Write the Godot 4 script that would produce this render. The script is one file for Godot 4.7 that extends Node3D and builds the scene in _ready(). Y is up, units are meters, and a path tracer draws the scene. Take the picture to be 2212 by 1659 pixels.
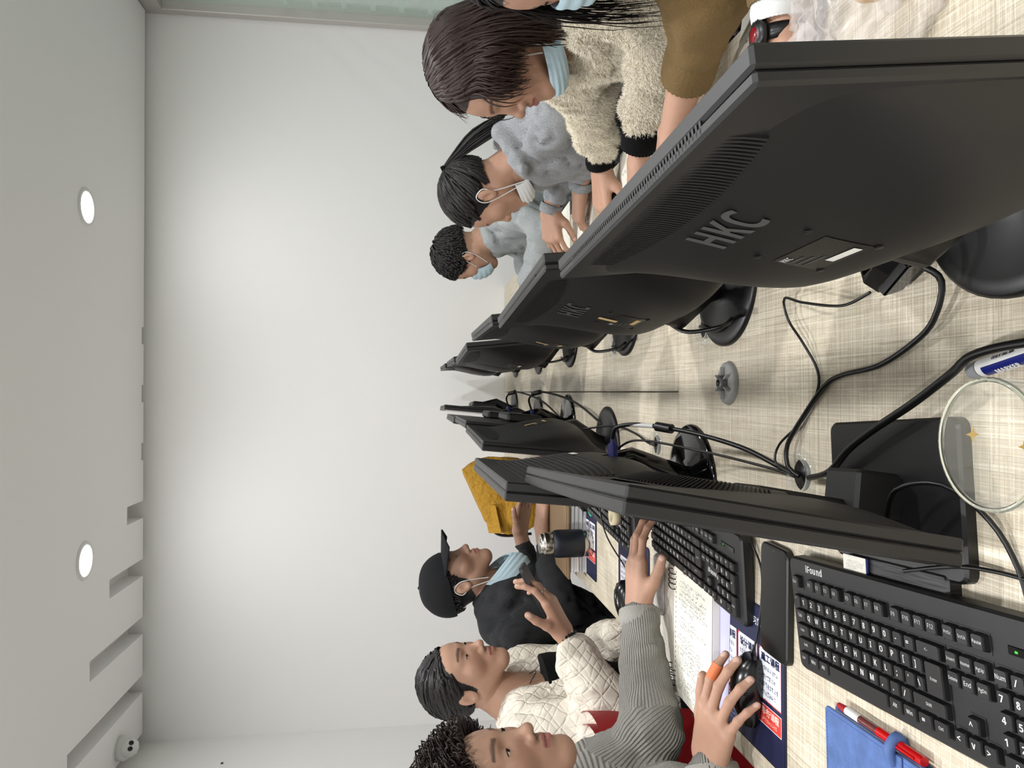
extends Node3D
# A computer training room: two rows of screens back to back on long desks, seven people at work. The camera is held on its side.

var M := {}
var taken := {}
var rng := RandomNumberGenerator.new()
var font_sans := SystemFont.new()
var font_bold := SystemFont.new()
var jobs := []
const TOP := 0.75

func numbered(called: String) -> String:
	taken[called] = taken.get(called, 0) + 1
	return called if taken[called] == 1 else "%s_%03d" % [called, taken[called] - 1]

func thing(called: String, label: String, category: String, at := Vector3.ZERO, turn := 0.0, group := "") -> Node3D:
	var o := Node3D.new()
	o.name = numbered(called)
	add_child(o)
	o.position = at
	o.rotation_degrees.y = turn
	o.set_meta("label", label)
	o.set_meta("category", category)
	if group:
		o.set_meta("group", group)
	return o

func structure(called: String, label: String, category: String) -> Node3D:
	var o := thing(called, label, category)
	o.set_meta("kind", "structure")
	return o

func part(parent: Node3D, called: String, mesh: Mesh, mat: Material, at := Transform3D()) -> MeshInstance3D:
	var o := MeshInstance3D.new()
	o.name = called
	o.mesh = mesh
	o.material_override = mat
	o.transform = at
	parent.add_child(o, true)
	return o

# ---- geometry: G gathers triangles
class G:
	var st := SurfaceTool.new()
	var smooth := 0
	var col := Color.WHITE
	func _init() -> void:
		st.begin(Mesh.PRIMITIVE_TRIANGLES)
	func tri(a: Vector3, b: Vector3, c: Vector3, out: Vector3, ua := Vector2.ZERO, ub := Vector2.ZERO, uc := Vector2.ZERO) -> void:
		st.set_smooth_group(smooth)
		st.set_color(col)
		if (a - c).cross(a - b).dot(out) < 0.0:
			var t := b
			b = c
			c = t
			var u := ub
			ub = uc
			uc = u
		st.set_uv(ua)
		st.add_vertex(a)
		st.set_uv(ub)
		st.add_vertex(b)
		st.set_uv(uc)
		st.add_vertex(c)
	func quad(a: Vector3, b: Vector3, c: Vector3, d: Vector3, out: Vector3, u := [Vector2(0, 0), Vector2(1, 0), Vector2(1, 1), Vector2(0, 1)]) -> void:
		tri(a, b, c, out, u[0], u[1], u[2])
		tri(a, c, d, out, u[0], u[2], u[3])
	func box(size: Vector3, at := Transform3D(), bevel := 0.0) -> void:
		smooth = -1
		var h := size / 2.0
		var b := minf(bevel, minf(h.x, minf(h.y, h.z)) * 0.95)
		var p := {}
		for i in 8:
			var s := Vector3(1 if i & 1 else -1, 1 if i & 2 else -1, 1 if i & 4 else -1)
			for ax in 3:
				var q := s * (h - Vector3(b, b, b))
				q[ax] = s[ax] * h[ax]
				p[i * 3 + ax] = at * q
		var o := at.origin
		for ax in 3:
			var a1 := (ax + 1) % 3
			var a2 := (ax + 2) % 3
			for sg in 2:
				var k := []
				for c in [[0, 0], [1, 0], [1, 1], [0, 1]]:
					var i: int = (sg << ax) | (c[0] << a1) | (c[1] << a2)
					k.append(p[i * 3 + ax])
				quad(k[0], k[1], k[2], k[3], k[0] + k[2] - 2 * o)
		if b > 0.0:
			for ax in 3:
				var a1 := (ax + 1) % 3
				var a2 := (ax + 2) % 3
				for c in [[0, 0], [1, 0], [1, 1], [0, 1]]:
					var i: int = (c[0] << a1) | (c[1] << a2)
					var j: int = i | (1 << ax)
					var m: Vector3 = (p[i * 3 + a1] + p[j * 3 + a2]) / 2 - o
					m -= at.basis[ax].normalized() * m.dot(at.basis[ax].normalized())
					quad(p[i * 3 + a1], p[j * 3 + a1], p[j * 3 + a2], p[i * 3 + a2], m)
			for i in 8:
				tri(p[i * 3], p[i * 3 + 1], p[i * 3 + 2], p[i * 3] + p[i * 3 + 1] + p[i * 3 + 2] - 3 * o)
	# a closed ring of points swept from ring to ring
	func loft(rings: Array, closed := true, caps := true, group := 0) -> void:
		smooth = group
		var n: int = rings[0].size()
		var m := n if closed else n - 1
		for r in rings.size() - 1:
			var a: PackedVector3Array = rings[r]
			var b: PackedVector3Array = rings[r + 1]
			var ca := Vector3.ZERO
			for v in a:
				ca += v / n
			for i in m:
				var j := (i + 1) % n
				var out := (a[i] + a[j]) / 2 - ca if closed else Vector3.UP
				var u0 := float(i) / m
				var u1 := float(i + 1) / m
				var v0 := float(r) / (rings.size() - 1)
				var v1 := float(r + 1) / (rings.size() - 1)
				quad(a[i], a[j], b[j], b[i], out, [Vector2(u0, v0), Vector2(u1, v0), Vector2(u1, v1), Vector2(u0, v1)])
		if caps and closed:
			for e in 2:
				var a: PackedVector3Array = rings[0] if e == 0 else rings[-1]
				var other: PackedVector3Array = rings[1] if e == 0 else rings[-2]
				var c := Vector3.ZERO
				var c2 := Vector3.ZERO
				for i in n:
					c += a[i] / n
					c2 += other[i] / n
				smooth = -1
				for i in n:
					tri(c, a[i], a[(i + 1) % n], c - c2)
	func tube(pts: PackedVector3Array, r0: float, r1 := -1.0, sides := 8, flat := 1.0) -> void:
		if r1 < 0:
			r1 = r0
		var rings := []
		var nrm := Vector3.UP
		for i in pts.size():
			var d := (pts[mini(i + 1, pts.size() - 1)] - pts[maxi(i - 1, 0)]).normalized()
			if i == 0:
				nrm = d.cross(Vector3(0.3, 0.9, 0.2)).normalized()
			nrm = (nrm - d * nrm.dot(d)).normalized()
			var bn := d.cross(nrm)
			var rad := lerpf(r0, r1, float(i) / (pts.size() - 1))
			var ring := PackedVector3Array()
			for k in sides:
				var a := TAU * k / sides
				ring.append(pts[i] + nrm * cos(a) * rad + bn * sin(a) * rad * flat)
			rings.append(ring)
		loft(rings)
	func lathe(profile: PackedVector2Array, segs := 32, at := Transform3D(), group := 0) -> void:
		smooth = group
		for i in profile.size() - 1:
			var a := profile[i]
			var b := profile[i + 1]
			var nn := Vector2(b.y - a.y, a.x - b.x)
			for k in segs:
				var t0 := TAU * k / segs
				var t1 := TAU * (k + 1) / segs
				var c0 := Vector3(cos(t0), 0, sin(t0))
				var c1 := Vector3(cos(t1), 0, sin(t1))
				var p0 := c0 * a.x + Vector3(0, a.y, 0)
				var p1 := c1 * a.x + Vector3(0, a.y, 0)
				var p2 := c1 * b.x + Vector3(0, b.y, 0)
				var p3 := c0 * b.x + Vector3(0, b.y, 0)
				var out := at.basis * ((c0 + c1) * nn.x + Vector3(0, nn.y * 2, 0))
				var u0 := float(k) / segs
				var u1 := float(k + 1) / segs
				if b.x > 1e-6:
					tri(at * p0, at * p2, at * p3, out, Vector2(u0, a.y), Vector2(u1, b.y), Vector2(u0, b.y))
				if a.x > 1e-6:
					tri(at * p0, at * p1, at * p2, out, Vector2(u0, a.y), Vector2(u1, a.y), Vector2(u1, b.y))
	# polygon in x,z pushed up along y
	func prism(poly: PackedVector2Array, h: float, at := Transform3D(), bevel := 0.0) -> void:
		var ins: PackedVector2Array = poly
		if bevel > 0:
			var got := Geometry2D.offset_polygon(poly, -bevel, Geometry2D.JOIN_MITER)
			if got.size() and got[0].size() == poly.size():
				ins = got[0]
				var best := 0
				for i in ins.size():
					if ins[i].distance_to(poly[0]) < ins[best].distance_to(poly[0]):
						best = i
				var turned := PackedVector2Array()
				for i in ins.size():
					turned.append(ins[(best + i) % ins.size()])
				if turned.size() > 1 and turned[1].distance_to(poly[1]) > turned[-1].distance_to(poly[1]):
					var rev := PackedVector2Array([turned[0]])
					for i in range(turned.size() - 1, 0, -1):
						rev.append(turned[i])
					turned = rev
				ins = turned
		var n := poly.size()
		var c := Vector2.ZERO
		for q in poly:
			c += q / n
		smooth = -1
		for i in n:
			var j := (i + 1) % n
			var ed := poly[j] - poly[i]
			var nn := Vector2(ed.y, -ed.x)
			if nn.dot((poly[i] + poly[j]) / 2 - c) < 0:
				nn = -nn
			var out := at.basis * Vector3(nn.x, 0, nn.y)
			quad(at * v3(poly[i], 0), at * v3(poly[j], 0), at * v3(poly[j], h - bevel), at * v3(poly[i], h - bevel), out)
			if bevel > 0:
				quad(at * v3(poly[i], h - bevel), at * v3(poly[j], h - bevel), at * v3(ins[j], h), at * v3(ins[i], h), out.normalized() + at.basis.y.normalized())
		for tri_i in [[ins, h, 1.0], [poly, 0.0, -1.0]]:
			var pl: PackedVector2Array = tri_i[0]
			var idx := Geometry2D.triangulate_polygon(pl)
			for t in range(0, idx.size(), 3):
				tri(at * v3(pl[idx[t]], tri_i[1]), at * v3(pl[idx[t + 1]], tri_i[1]), at * v3(pl[idx[t + 2]], tri_i[1]), at.basis.y * tri_i[2])
	func v3(p: Vector2, y: float) -> Vector3:
		return Vector3(p.x, y, p.y)
	# grid of points, f(u, v) -> Vector3 with u, v in 0..1; out(p) tells the outer side
	func grid(nu: int, nv: int, f: Callable, out: Vector3, group := 0, from := Vector3.INF) -> void:
		smooth = group
		var p := []
		for j in nv + 1:
			for i in nu + 1:
				p.append(f.call(float(i) / nu, float(j) / nv))
		for j in nv:
			for i in nu:
				var k := j * (nu + 1) + i
				var o: Vector3 = out if from == Vector3.INF else p[k] - from
				var u0 := float(i) / nu
				var u1 := float(i + 1) / nu
				var v0 := float(j) / nv
				var v1 := float(j + 1) / nv
				quad(p[k], p[k + 1], p[k + nu + 2], p[k + nu + 1], o, [Vector2(u0, v0), Vector2(u1, v0), Vector2(u1, v1), Vector2(u0, v1)])
	func mesh() -> ArrayMesh:
		st.generate_normals()
		st.index()
		return st.commit()

func curve(points: Array, step := 0.02) -> PackedVector3Array:
	var c := Curve3D.new()
	c.bake_interval = step
	for i in points.size():
		var a: Vector3 = points[maxi(i - 1, 0)]
		var b: Vector3 = points[mini(i + 1, points.size() - 1)]
		var t := (b - a) / 6.0
		c.add_point(points[i], -t, t)
	return c.get_baked_points()

func boxm(size: Vector3, bevel := 0.0, at := Transform3D()) -> ArrayMesh:
	var g := G.new()
	g.box(size, at, bevel)
	return g.mesh()

func tubem(pts: PackedVector3Array, r0: float, r1 := -1.0, sides := 8) -> ArrayMesh:
	var g := G.new()
	g.tube(pts, r0, r1, sides)
	return g.mesh()

func lathem(profile: Array, segs := 32) -> ArrayMesh:
	var g := G.new()
	g.lathe(PackedVector2Array(profile), segs)
	return g.mesh()

func rounded(w: float, d: float, r: float, n := 4) -> PackedVector2Array:
	var p := PackedVector2Array()
	for q in 4:
		var c := Vector2((w / 2 - r) * (1 if q in [0, 3] else -1), (d / 2 - r) * (1 if q < 2 else -1))
		for i in n + 1:
			var a := PI / 2 * (q + float(i) / n)
			p.append(c + Vector2(cos(a), sin(a)) * r)
	return p

func slabm(w: float, d: float, r: float, h: float, bevel := 0.0) -> ArrayMesh:
	var g := G.new()
	g.prism(rounded(w, d, r), h, Transform3D(), bevel)
	return g.mesh()

func textm(words: String, height: float, bold := false, depth := 0.0004) -> TextMesh:
	var t := TextMesh.new()
	t.text = words
	t.font = font_bold if bold else font_sans
	t.font_size = 32
	t.pixel_size = height / 23.0
	t.depth = depth
	t.curve_step = 4.0
	return t

func T(x: float, y: float, z: float, turn := 0.0, tilt := 0.0, roll := 0.0) -> Transform3D:
	return Transform3D(Basis.from_euler(Vector3(deg_to_rad(tilt), deg_to_rad(turn), deg_to_rad(roll))), Vector3(x, y, z))

func mat(c: Color, rough := 0.6, metal := 0.0, spec := 0.5) -> StandardMaterial3D:
	var m := StandardMaterial3D.new()
	m.albedo_color = c
	m.roughness = rough
	m.metallic = metal
	m.metallic_specular = spec
	return m

func noise_tex(freq: float, size: int, lo: Color, hi: Color, seed_n := 1, octaves := 4, normal := false) -> NoiseTexture2D:
	var n := FastNoiseLite.new()
	n.seed = seed_n
	n.frequency = freq
	n.fractal_octaves = octaves
	var t := NoiseTexture2D.new()
	t.width = size
	t.height = size
	t.seamless = true
	t.noise = n
	t.as_normal_map = normal
	if not normal:
		var gr := Gradient.new()
		gr.set_color(0, lo)
		gr.set_color(1, hi)
		t.color_ramp = gr
	return t

func tri_map(m: StandardMaterial3D, scale: float, world := false) -> StandardMaterial3D:
	m.uv1_triplanar = true
	m.uv1_world_triplanar = world
	m.uv1_scale = Vector3(scale, scale, scale)
	return m

func view_and_light() -> void:
	# the lens: level with a tilt of 8 degrees down, the camera turned on its side
	var cam := Camera3D.new()
	cam.name = "camera"
	cam.fov = rad_to_deg(2.0 * atan(829.5 / 1600.0))
	cam.near = 0.05
	cam.far = 60.0
	var pitch := atan(226.0 / 1600.0)
	var yaw := atan(17.5 / 1600.0)
	var ahead := Vector3(sin(yaw) * cos(pitch), -sin(pitch), -cos(yaw) * cos(pitch))
	var right := Vector3(cos(yaw), 0, sin(yaw))
	var up := right.cross(ahead)
	cam.transform = Transform3D(Basis(-up, right, -ahead), Vector3(0, 1.3, 0))
	add_child(cam)
	var we := WorldEnvironment.new()
	we.name = "surroundings"
	var e := Environment.new()
	e.background_mode = Environment.BG_COLOR
	e.background_color = Color(0.02, 0.02, 0.02)
	e.tonemap_mode = Environment.TONE_MAPPER_LINEAR
	e.tonemap_exposure = 1.0
	e.sdfgi_enabled = true
	e.ssao_enabled = true
	e.ssil_enabled = true
	we.environment = e
	add_child(we)

func make_materials() -> void:
	font_sans.font_names = PackedStringArray(["Droid Sans"])
	font_bold.font_names = PackedStringArray(["Droid Sans"])
	font_bold.font_weight = 700
	M.wall = mat(Color(0.95, 0.945, 0.935), 0.75)
	M.ceiling = mat(Color(0.96, 0.955, 0.95), 0.8)
	M.floor = mat(Color(0.68, 0.66, 0.63), 0.5)
	M.floor.albedo_texture = noise_tex(0.02, 256, Color(0.8, 0.8, 0.8), Color.WHITE, 9)
	tri_map(M.floor, 0.7, true)
	M.desk = mat(Color.WHITE, 0.42)
	M.desk.albedo_texture = linen()
	tri_map(M.desk, 1.0 / 0.62, true)
	M.desk_edge = mat(Color(0.55, 0.5, 0.43), 0.5)
	M.leg = mat(Color(0.75, 0.75, 0.74), 0.35, 0.3)
	M.alu = mat(Color(0.74, 0.73, 0.71), 0.4, 0.2)
	M.glass = mat(Color(0.72, 0.86, 0.79, 0.22), 0.03)
	M.glass.transparency = BaseMaterial3D.TRANSPARENCY_ALPHA
	M.film = mat(Color(0.93, 0.94, 0.93), 0.7)  # for strips that paint white reflections onto the glass
	M.glow = mat(Color.WHITE, 0.5)
	M.glow.emission_enabled = true
	M.glow.emission = Color(1.0, 0.985, 0.96)
	M.glow.emission_energy_multiplier = 9.0
	M.white = mat(Color(0.86, 0.86, 0.85), 0.35)
	M.black = mat(Color(0.035, 0.035, 0.038), 0.42)
	# textured black plastic of the screens
	M.shell = mat(Color(0.075, 0.072, 0.07), 0.5)
	M.shell_rim = mat(Color(0.11, 0.11, 0.112), 0.42)
	M.gloss = mat(Color(0.02, 0.02, 0.022), 0.08)
	M.satin = mat(Color(0.055, 0.056, 0.058), 0.38)
	M.screen = mat(Color(0.03, 0.03, 0.035), 0.15)
	M.key_body = mat(Color(0.07, 0.07, 0.072), 0.5)
	M.key = mat(Color(0.085, 0.085, 0.088), 0.42)
	M.print = mat(Color(0.85, 0.85, 0.85), 0.5)
	M.logo = mat(Color(0.3, 0.3, 0.3), 0.55)
	M.cable = mat(Color(0.03, 0.03, 0.03), 0.4)
	M.vga = mat(Color(0.03, 0.06, 0.3), 0.4)
	M.clear = mat(Color(0.92, 0.95, 0.94, 0.12), 0.04)
	M.clear.transparency = BaseMaterial3D.TRANSPARENCY_ALPHA
	M.steel = mat(Color(0.72, 0.7, 0.66), 0.22, 1.0)
	M.steel.anisotropy_enabled = true
	M.steel.anisotropy = 0.6
	M.paper = mat(Color(0.9, 0.89, 0.86), 0.7)
	M.tape = mat(Color(0.78, 0.66, 0.46), 0.6)
	M.red = mat(Color(0.62, 0.06, 0.09), 0.6)
	M.dark_cloth = mat(Color(0.06, 0.06, 0.065), 0.85)

# woven-linen print of the desk tops
func linen() -> ImageTexture:
	var r := RandomNumberGenerator.new()
	r.seed = 77
	var im := Image.create(1024, 1024, false, Image.FORMAT_RGBA8)
	im.fill(Color(0.80, 0.755, 0.665))
	for pass_n in 2:
		for k in [700, 5200][pass_n]:
			var big := pass_n == 0
			var w := r.randi_range(1, 2) if not big else r.randi_range(6, 30)
			var l := r.randi_range(40, 330) if not big else r.randi_range(60, 260)
			var light := r.randf() < 0.62
			var c := Color(0.93, 0.905, 0.83) if light else Color(0.665, 0.62, 0.53)
			c.a = r.randf_range(0.16, 0.6) if not big else r.randf_range(0.03, 0.1)
			var flat := r.randf() < 0.5
			var x := r.randi_range(0, 1023)
			var y := r.randi_range(0, 1023)
			var sz := Vector2i(l, w) if flat else Vector2i(w, l)
			var s := Image.create(sz.x, sz.y, false, Image.FORMAT_RGBA8)
			s.fill(c)
			for dx in [0, -1024]:
				for dy in [0, -1024]:
					im.blend_rect(s, Rect2i(Vector2i.ZERO, sz), Vector2i(x + dx, y + dy))
	return ImageTexture.create_from_image(im)

const WALL_Z := -4.197
const LEFT_X := -1.86
const RIGHT_X := 2.03
const CEIL := 2.68

func make_room() -> void:
	var back := 2.6
	var mid := (back + WALL_Z) / 2
	var deep := back - WALL_Z
	var o := structure("floor", "grey vinyl floor under the long desks", "floor")
	part(o, "slab", boxm(Vector3(RIGHT_X - LEFT_X + 2.4, 0.1, deep + 0.4), 0, T((RIGHT_X + LEFT_X) / 2 + 0.9, -0.05, mid)), M.floor)
	o = structure("wall_back", "bare off-white painted wall behind the end of the desks", "wall")
	part(o, "panel", boxm(Vector3(RIGHT_X - LEFT_X + 2.4, 2.9, 0.15), 0, T((RIGHT_X + LEFT_X) / 2 + 0.9, 1.4, WALL_Z - 0.075)), M.wall)
	o = structure("wall_left", "off-white painted side wall under the security camera", "wall")
	part(o, "panel", boxm(Vector3(0.15, 2.9, deep), 0, T(LEFT_X - 0.075, 1.4, mid)), M.wall)
	part(o, "nail", boxm(Vector3(0.01, 0.012, 0.012), 0.002, T(LEFT_X, 2.22, -3.9)), M.black)
	o = structure("wall_front", "off-white painted wall opposite the far wall", "wall")
	part(o, "panel", boxm(Vector3(RIGHT_X - LEFT_X + 2.4, 2.9, 0.15), 0, T((RIGHT_X + LEFT_X) / 2 + 0.9, 1.4, back + 0.075)), M.wall)
	# ceiling: boards with long slots that run to the far wall, each slot longer than the one before, and a gap along the wall
	o = structure("ceiling", "white plasterboard ceiling with recessed slots near the far wall", "ceiling")
	var g := G.new()
	var zc := -3.0
	var gap := WALL_Z + 0.05
	var th := 0.09
	var put := func(x0: float, x1: float, z0: float, z1: float) -> void:
		g.box(Vector3(x1 - x0, th, z1 - z0), T((x0 + x1) / 2, CEIL + th / 2, (z0 + z1) / 2))
	put.call(LEFT_X, RIGHT_X, zc, back)
	var x := LEFT_X
	for k in 8:
		var xr := -1.81 + 0.305 * k + 0.02
		var xl := xr - 0.09
		if xl > x:
			put.call(x, xl, gap, zc)
		var end: float = minf(-3.06 - 0.215 * k, zc)
		if end < gap + 0.03:
			end = gap + 0.03
		put.call(maxf(xl, LEFT_X), xr, end, zc)
		x = xr
	put.call(x, RIGHT_X, gap, zc)
	part(o, "board", g.mesh(), M.ceiling)
	part(o, "slab", boxm(Vector3(RIGHT_X - LEFT_X + 2.4, 0.1, deep + 0.3), 0, T((RIGHT_X + LEFT_X) / 2 + 0.9, CEIL + th + 0.05, mid)), M.ceiling)
	# glass partition on the right, a corridor behind it
	o = structure("wall_right", "pale corridor wall behind the glass partition", "wall")
	part(o, "panel", boxm(Vector3(0.12, 2.9, deep), 0, T(RIGHT_X + 1.3, 1.4, mid)), M.wall)
	o = structure("window_1", "green-tinted glass partition with aluminium frame beside the far wall", "glass partition")
	part(o, "header", boxm(Vector3(0.1, CEIL - 2.6 + 0.05, deep), 0.004, T(RIGHT_X + 0.06, (CEIL + 2.6) / 2 + 0.02, mid)), M.alu)
	part(o, "sill", boxm(Vector3(0.1, 0.1, deep), 0.004, T(RIGHT_X + 0.06, 0.05, mid)), M.alu)
	for k in 5:
		var z := WALL_Z + 0.03 + k * 1.4
		part(o, "post", boxm(Vector3(0.1, 2.5, 0.055), 0.004, T(RIGHT_X + 0.06, 1.35, z)), M.alu)
		if z + 1.4 < back + 0.3:
			part(o, "pane", boxm(Vector3(0.012, 2.5, 1.345), 0, T(RIGHT_X + 0.06, 1.35, z + 0.7)), M.glass)
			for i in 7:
				part(o, "reflection_strip", boxm(Vector3(0.001, 0.028, 1.3), 0, T(RIGHT_X + 0.067, 1.02 + 0.155 * i, z + 0.7)), M.film)  # pale bars laid on the pane in place of its reflections
	# recessed lamps, two rows
	for r in 4:
		for c in 2:
			var at := Vector3([-0.725, 0.804][c], CEIL, -3.43 + 1.5 * r)
			var name_place: String = ["above the yellow backpack end of the desks", "above the hooded students' end of the desks", "above the thermos flask", "above the grey hoodie with ponytail", "over the near keyboard side", "over the brown sweater side", "behind the camera on the left side", "behind the camera on the right side"][r * 2 + c]
			lamp("round recessed ceiling light " + name_place, at, [0.38, 1.3, 1.45, 1.3][r])
	lamp("added round light in the corridor beyond the glass, far one", Vector3(RIGHT_X + 0.7, CEIL, -2.2), 0.6)  # added lamp, brightens the corridor seen through the panes
	lamp("added round light in the corridor beyond the glass, near one", Vector3(RIGHT_X + 0.7, CEIL, 0.2), 0.6)  # second added lamp for the corridor brightness

const LAMP_ENERGY := 1.4

func lamp(label: String, at: Vector3, times := 1.0) -> void:
	var o := thing("ceiling_light", label, "ceiling light", at, 0, "round recessed ceiling lights")
	part(o, "trim_ring", lathem([Vector2(0.066, -0.001), Vector2(0.068, -0.008), Vector2(0.08, -0.006), Vector2(0.085, 0.0)], 36), M.white)
	part(o, "diffuser", lathem([Vector2(0.0, -0.004), Vector2(0.067, -0.004), Vector2(0.067, 0.002)], 36), M.glow)
	var l := AreaLight3D.new()
	l.name = "light"
	l.area_size = Vector2(0.12, 0.12)
	l.area_range = 12.0
	l.light_color = Color(0.99, 0.99, 1.0)
	l.light_energy = LAMP_ENERGY * times
	l.shadow_enabled = true
	l.position = Vector3(0, -0.014, 0)
	l.rotation_degrees = Vector3(-90, 0, 0)
	o.add_child(l)

func desk(label: String, x0: float, x1: float, z0: float, z1: float) -> void:
	var o := thing("desk", label, "desk", Vector3((x0 + x1) / 2, 0, (z0 + z1) / 2), 0, "light linen-patterned desks in one long block")
	var w := x1 - x0 - 0.003
	var d := z1 - z0 - 0.003
	part(o, "top", boxm(Vector3(w, 0.025, d), 0.0015, T(0, TOP - 0.0125, 0)), M.desk)
	part(o, "modesty_panel", boxm(Vector3(0.018, 0.35, d - 0.1), 0.001, T(0.0 if w > 1 else signf(-(x0 + x1)) * (w / 2 - 0.03), 0.53, 0)), M.desk_edge)
	for sx in [-1, 1]:
		for sz in [-1, 1]:
			part(o, "leg", boxm(Vector3(0.05, TOP - 0.025, 0.05), 0.003, T(sx * (w / 2 - 0.06), (TOP - 0.025) / 2, sz * (d / 2 - 0.05))), M.leg)
	part(o, "rail", boxm(Vector3(w - 0.12, 0.04, 0.03), 0.002, T(0, 0.7, d / 2 - 0.06)), M.leg)
	part(o, "rail", boxm(Vector3(w - 0.12, 0.04, 0.03), 0.002, T(0, 0.7, -d / 2 + 0.06)), M.leg)

func make_desks() -> void:
	desk("wide linen-patterned desk carrying the glass tumbler and near keyboard", -0.605, 0.605, -1.457, 0.2)
	desk("linen-patterned desk under the thermos flask and mouse pad", -0.605, 0.0, -2.827, -1.457)
	desk("linen-patterned desk in front of the girl with ponytail", 0.0, 0.605, -2.827, -1.457)
	desk("linen-patterned desk under the yellow backpack against the far wall", -0.605, 0.0, WALL_Z + 0.004, -2.827)
	desk("linen-patterned desk at the far wall beside the short-haired student", 0.0, 0.605, WALL_Z + 0.004, -2.827)

func grommet(label: String, x: float, z: float) -> void:
	var o := thing("cable_grommet", label, "cable grommet", Vector3(x, TOP, z), 0, "clear plastic cable grommets in the desk tops")
	part(o, "ring", lathem([Vector2(0.022, 0.0005), Vector2(0.022, 0.008), Vector2(0.03, 0.009), Vector2(0.036, 0.004), Vector2(0.037, 0.0005)], 28), M.clear)
	part(o, "hole_shade", lathem([Vector2(0.0, 0.0008), Vector2(0.022, 0.0008), Vector2(0.022, 0.0)], 24), M.satin)  # dark disc standing in for the shade inside the open hole

func make_fixtures() -> void:
	# security camera in the corner of ceiling and side wall
	var o := thing("security_camera", "white dome security camera hanging in the corner of the ceiling", "security camera", Vector3(-1.72, CEIL, -3.83))
	part(o, "mount", lathem([Vector2(0.0, 0.0), Vector2(0.058, 0.0), Vector2(0.058, -0.03), Vector2(0.05, -0.045), Vector2(0.0, -0.045)], 32), M.white)
	var g := G.new()
	g.lathe(PackedVector2Array([Vector2(0.0, -0.047), Vector2(0.026, -0.04), Vector2(0.041, -0.02), Vector2(0.046, 0.0), Vector2(0.042, 0.02), Vector2(0.03, 0.034)]), 28)
	var ball := part(o, "ball", g.mesh(), M.white, T(0.01, -0.05, 0.02, 35, 10))
	for s in [-1, 1]:
		part(ball, "lens", lathem([Vector2(0.0, 0.003), Vector2(0.009, 0.003), Vector2(0.011, 0.0)], 20), M.gloss, T(0.013 * s, -0.014, 0.0425, 0, 98))
	# turning power socket plate in the middle of the near desk
	o = thing("desk_power_disc", "grey round plastic cap with star-shaped hub on the desk centre", "cable cover", Vector3(0.015, TOP, -1.213))
	var grey := mat(Color(0.66, 0.66, 0.65), 0.4)
	part(o, "plate", lathem([Vector2(0.0, 0.009), Vector2(0.03, 0.009), Vector2(0.036, 0.006), Vector2(0.037, 0.0)], 36), grey)
	var hub := part(o, "hub", lathem([Vector2(0.0, 0.02), Vector2(0.01, 0.02), Vector2(0.013, 0.016), Vector2(0.014, 0.008)], 6), mat(Color(0.42, 0.42, 0.42), 0.4))
	for k in 6:
		part(hub, "fin", boxm(Vector3(0.014, 0.008, 0.002), 0.0005, T(0.02 * cos(TAU * k / 6), 0.013, -0.02 * sin(TAU * k / 6), 60.0 * k)), grey)
	part(o, "screw_spot", lathem([Vector2(0.0, 0.0225), Vector2(0.005, 0.022), Vector2(0.006, 0.0195)], 12), M.black)
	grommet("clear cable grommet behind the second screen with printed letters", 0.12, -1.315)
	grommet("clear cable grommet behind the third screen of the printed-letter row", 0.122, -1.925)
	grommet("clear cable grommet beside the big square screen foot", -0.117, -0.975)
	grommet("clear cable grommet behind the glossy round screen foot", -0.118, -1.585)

# ---- screens. Own axes: the picture side looks along +z, the back along -z
func screen_back(w: float, h: float, belly: float, edge: float, corner: float) -> Callable:
	return func(u: float, v: float) -> Vector3:
		var s := u * 2 - 1
		var x := s * w / 2
		var y := (v - 0.5) * h
		if corner > 0.0 and v < corner / h:
			var k := 1.0 - v * h / corner
			x *= 1.0 - (1.0 - sqrt(maxf(1.0 - k * k, 0.0))) * corner / (w / 2)
		var across := pow(maxf(1.0 - pow(absf(s), 4.0), 0.0), 0.65)
		var up := smoothstep(-0.02, 0.2, v) * (1.0 - smoothstep(0.2, 1.0, v))
		return Vector3(x, y, -edge - belly * across * up)

# a thin patch or lettering that follows the curved back
func laid_patch(f: Callable, u0: float, u1: float, v0: float, v1: float, lift: float) -> ArrayMesh:
	var g := G.new()
	g.grid(6, 4, func(u: float, v: float) -> Vector3:
		return f.call(lerpf(u0, u1, u), lerpf(v0, v1, v)) + Vector3(0, 0, -lift), Vector3(0, 0, -1))
	return g.mesh()

func laid_text(words: String, height: float, f: Callable, u0: float, v0: float, w: float, h: float) -> ArrayMesh:
	var src := textm(words, height, true, 0.0)
	var arr := src.surface_get_arrays(0)
	var vs: PackedVector3Array = arr[Mesh.ARRAY_VERTEX]
	var ns := PackedVector3Array()
	for i in vs.size():
		vs[i] = f.call(u0 - vs[i].x / w, v0 + vs[i].y / h) + Vector3(0, 0, -0.0012)
		ns.append(Vector3(0, 0, -1))
	var out := []
	out.resize(Mesh.ARRAY_MAX)
	out[Mesh.ARRAY_VERTEX] = vs
	out[Mesh.ARRAY_NORMAL] = ns
	out[Mesh.ARRAY_INDEX] = arr[Mesh.ARRAY_INDEX]
	var m := ArrayMesh.new()
	m.add_surface_from_arrays(Mesh.PRIMITIVE_TRIANGLES, out)
	return m

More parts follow.
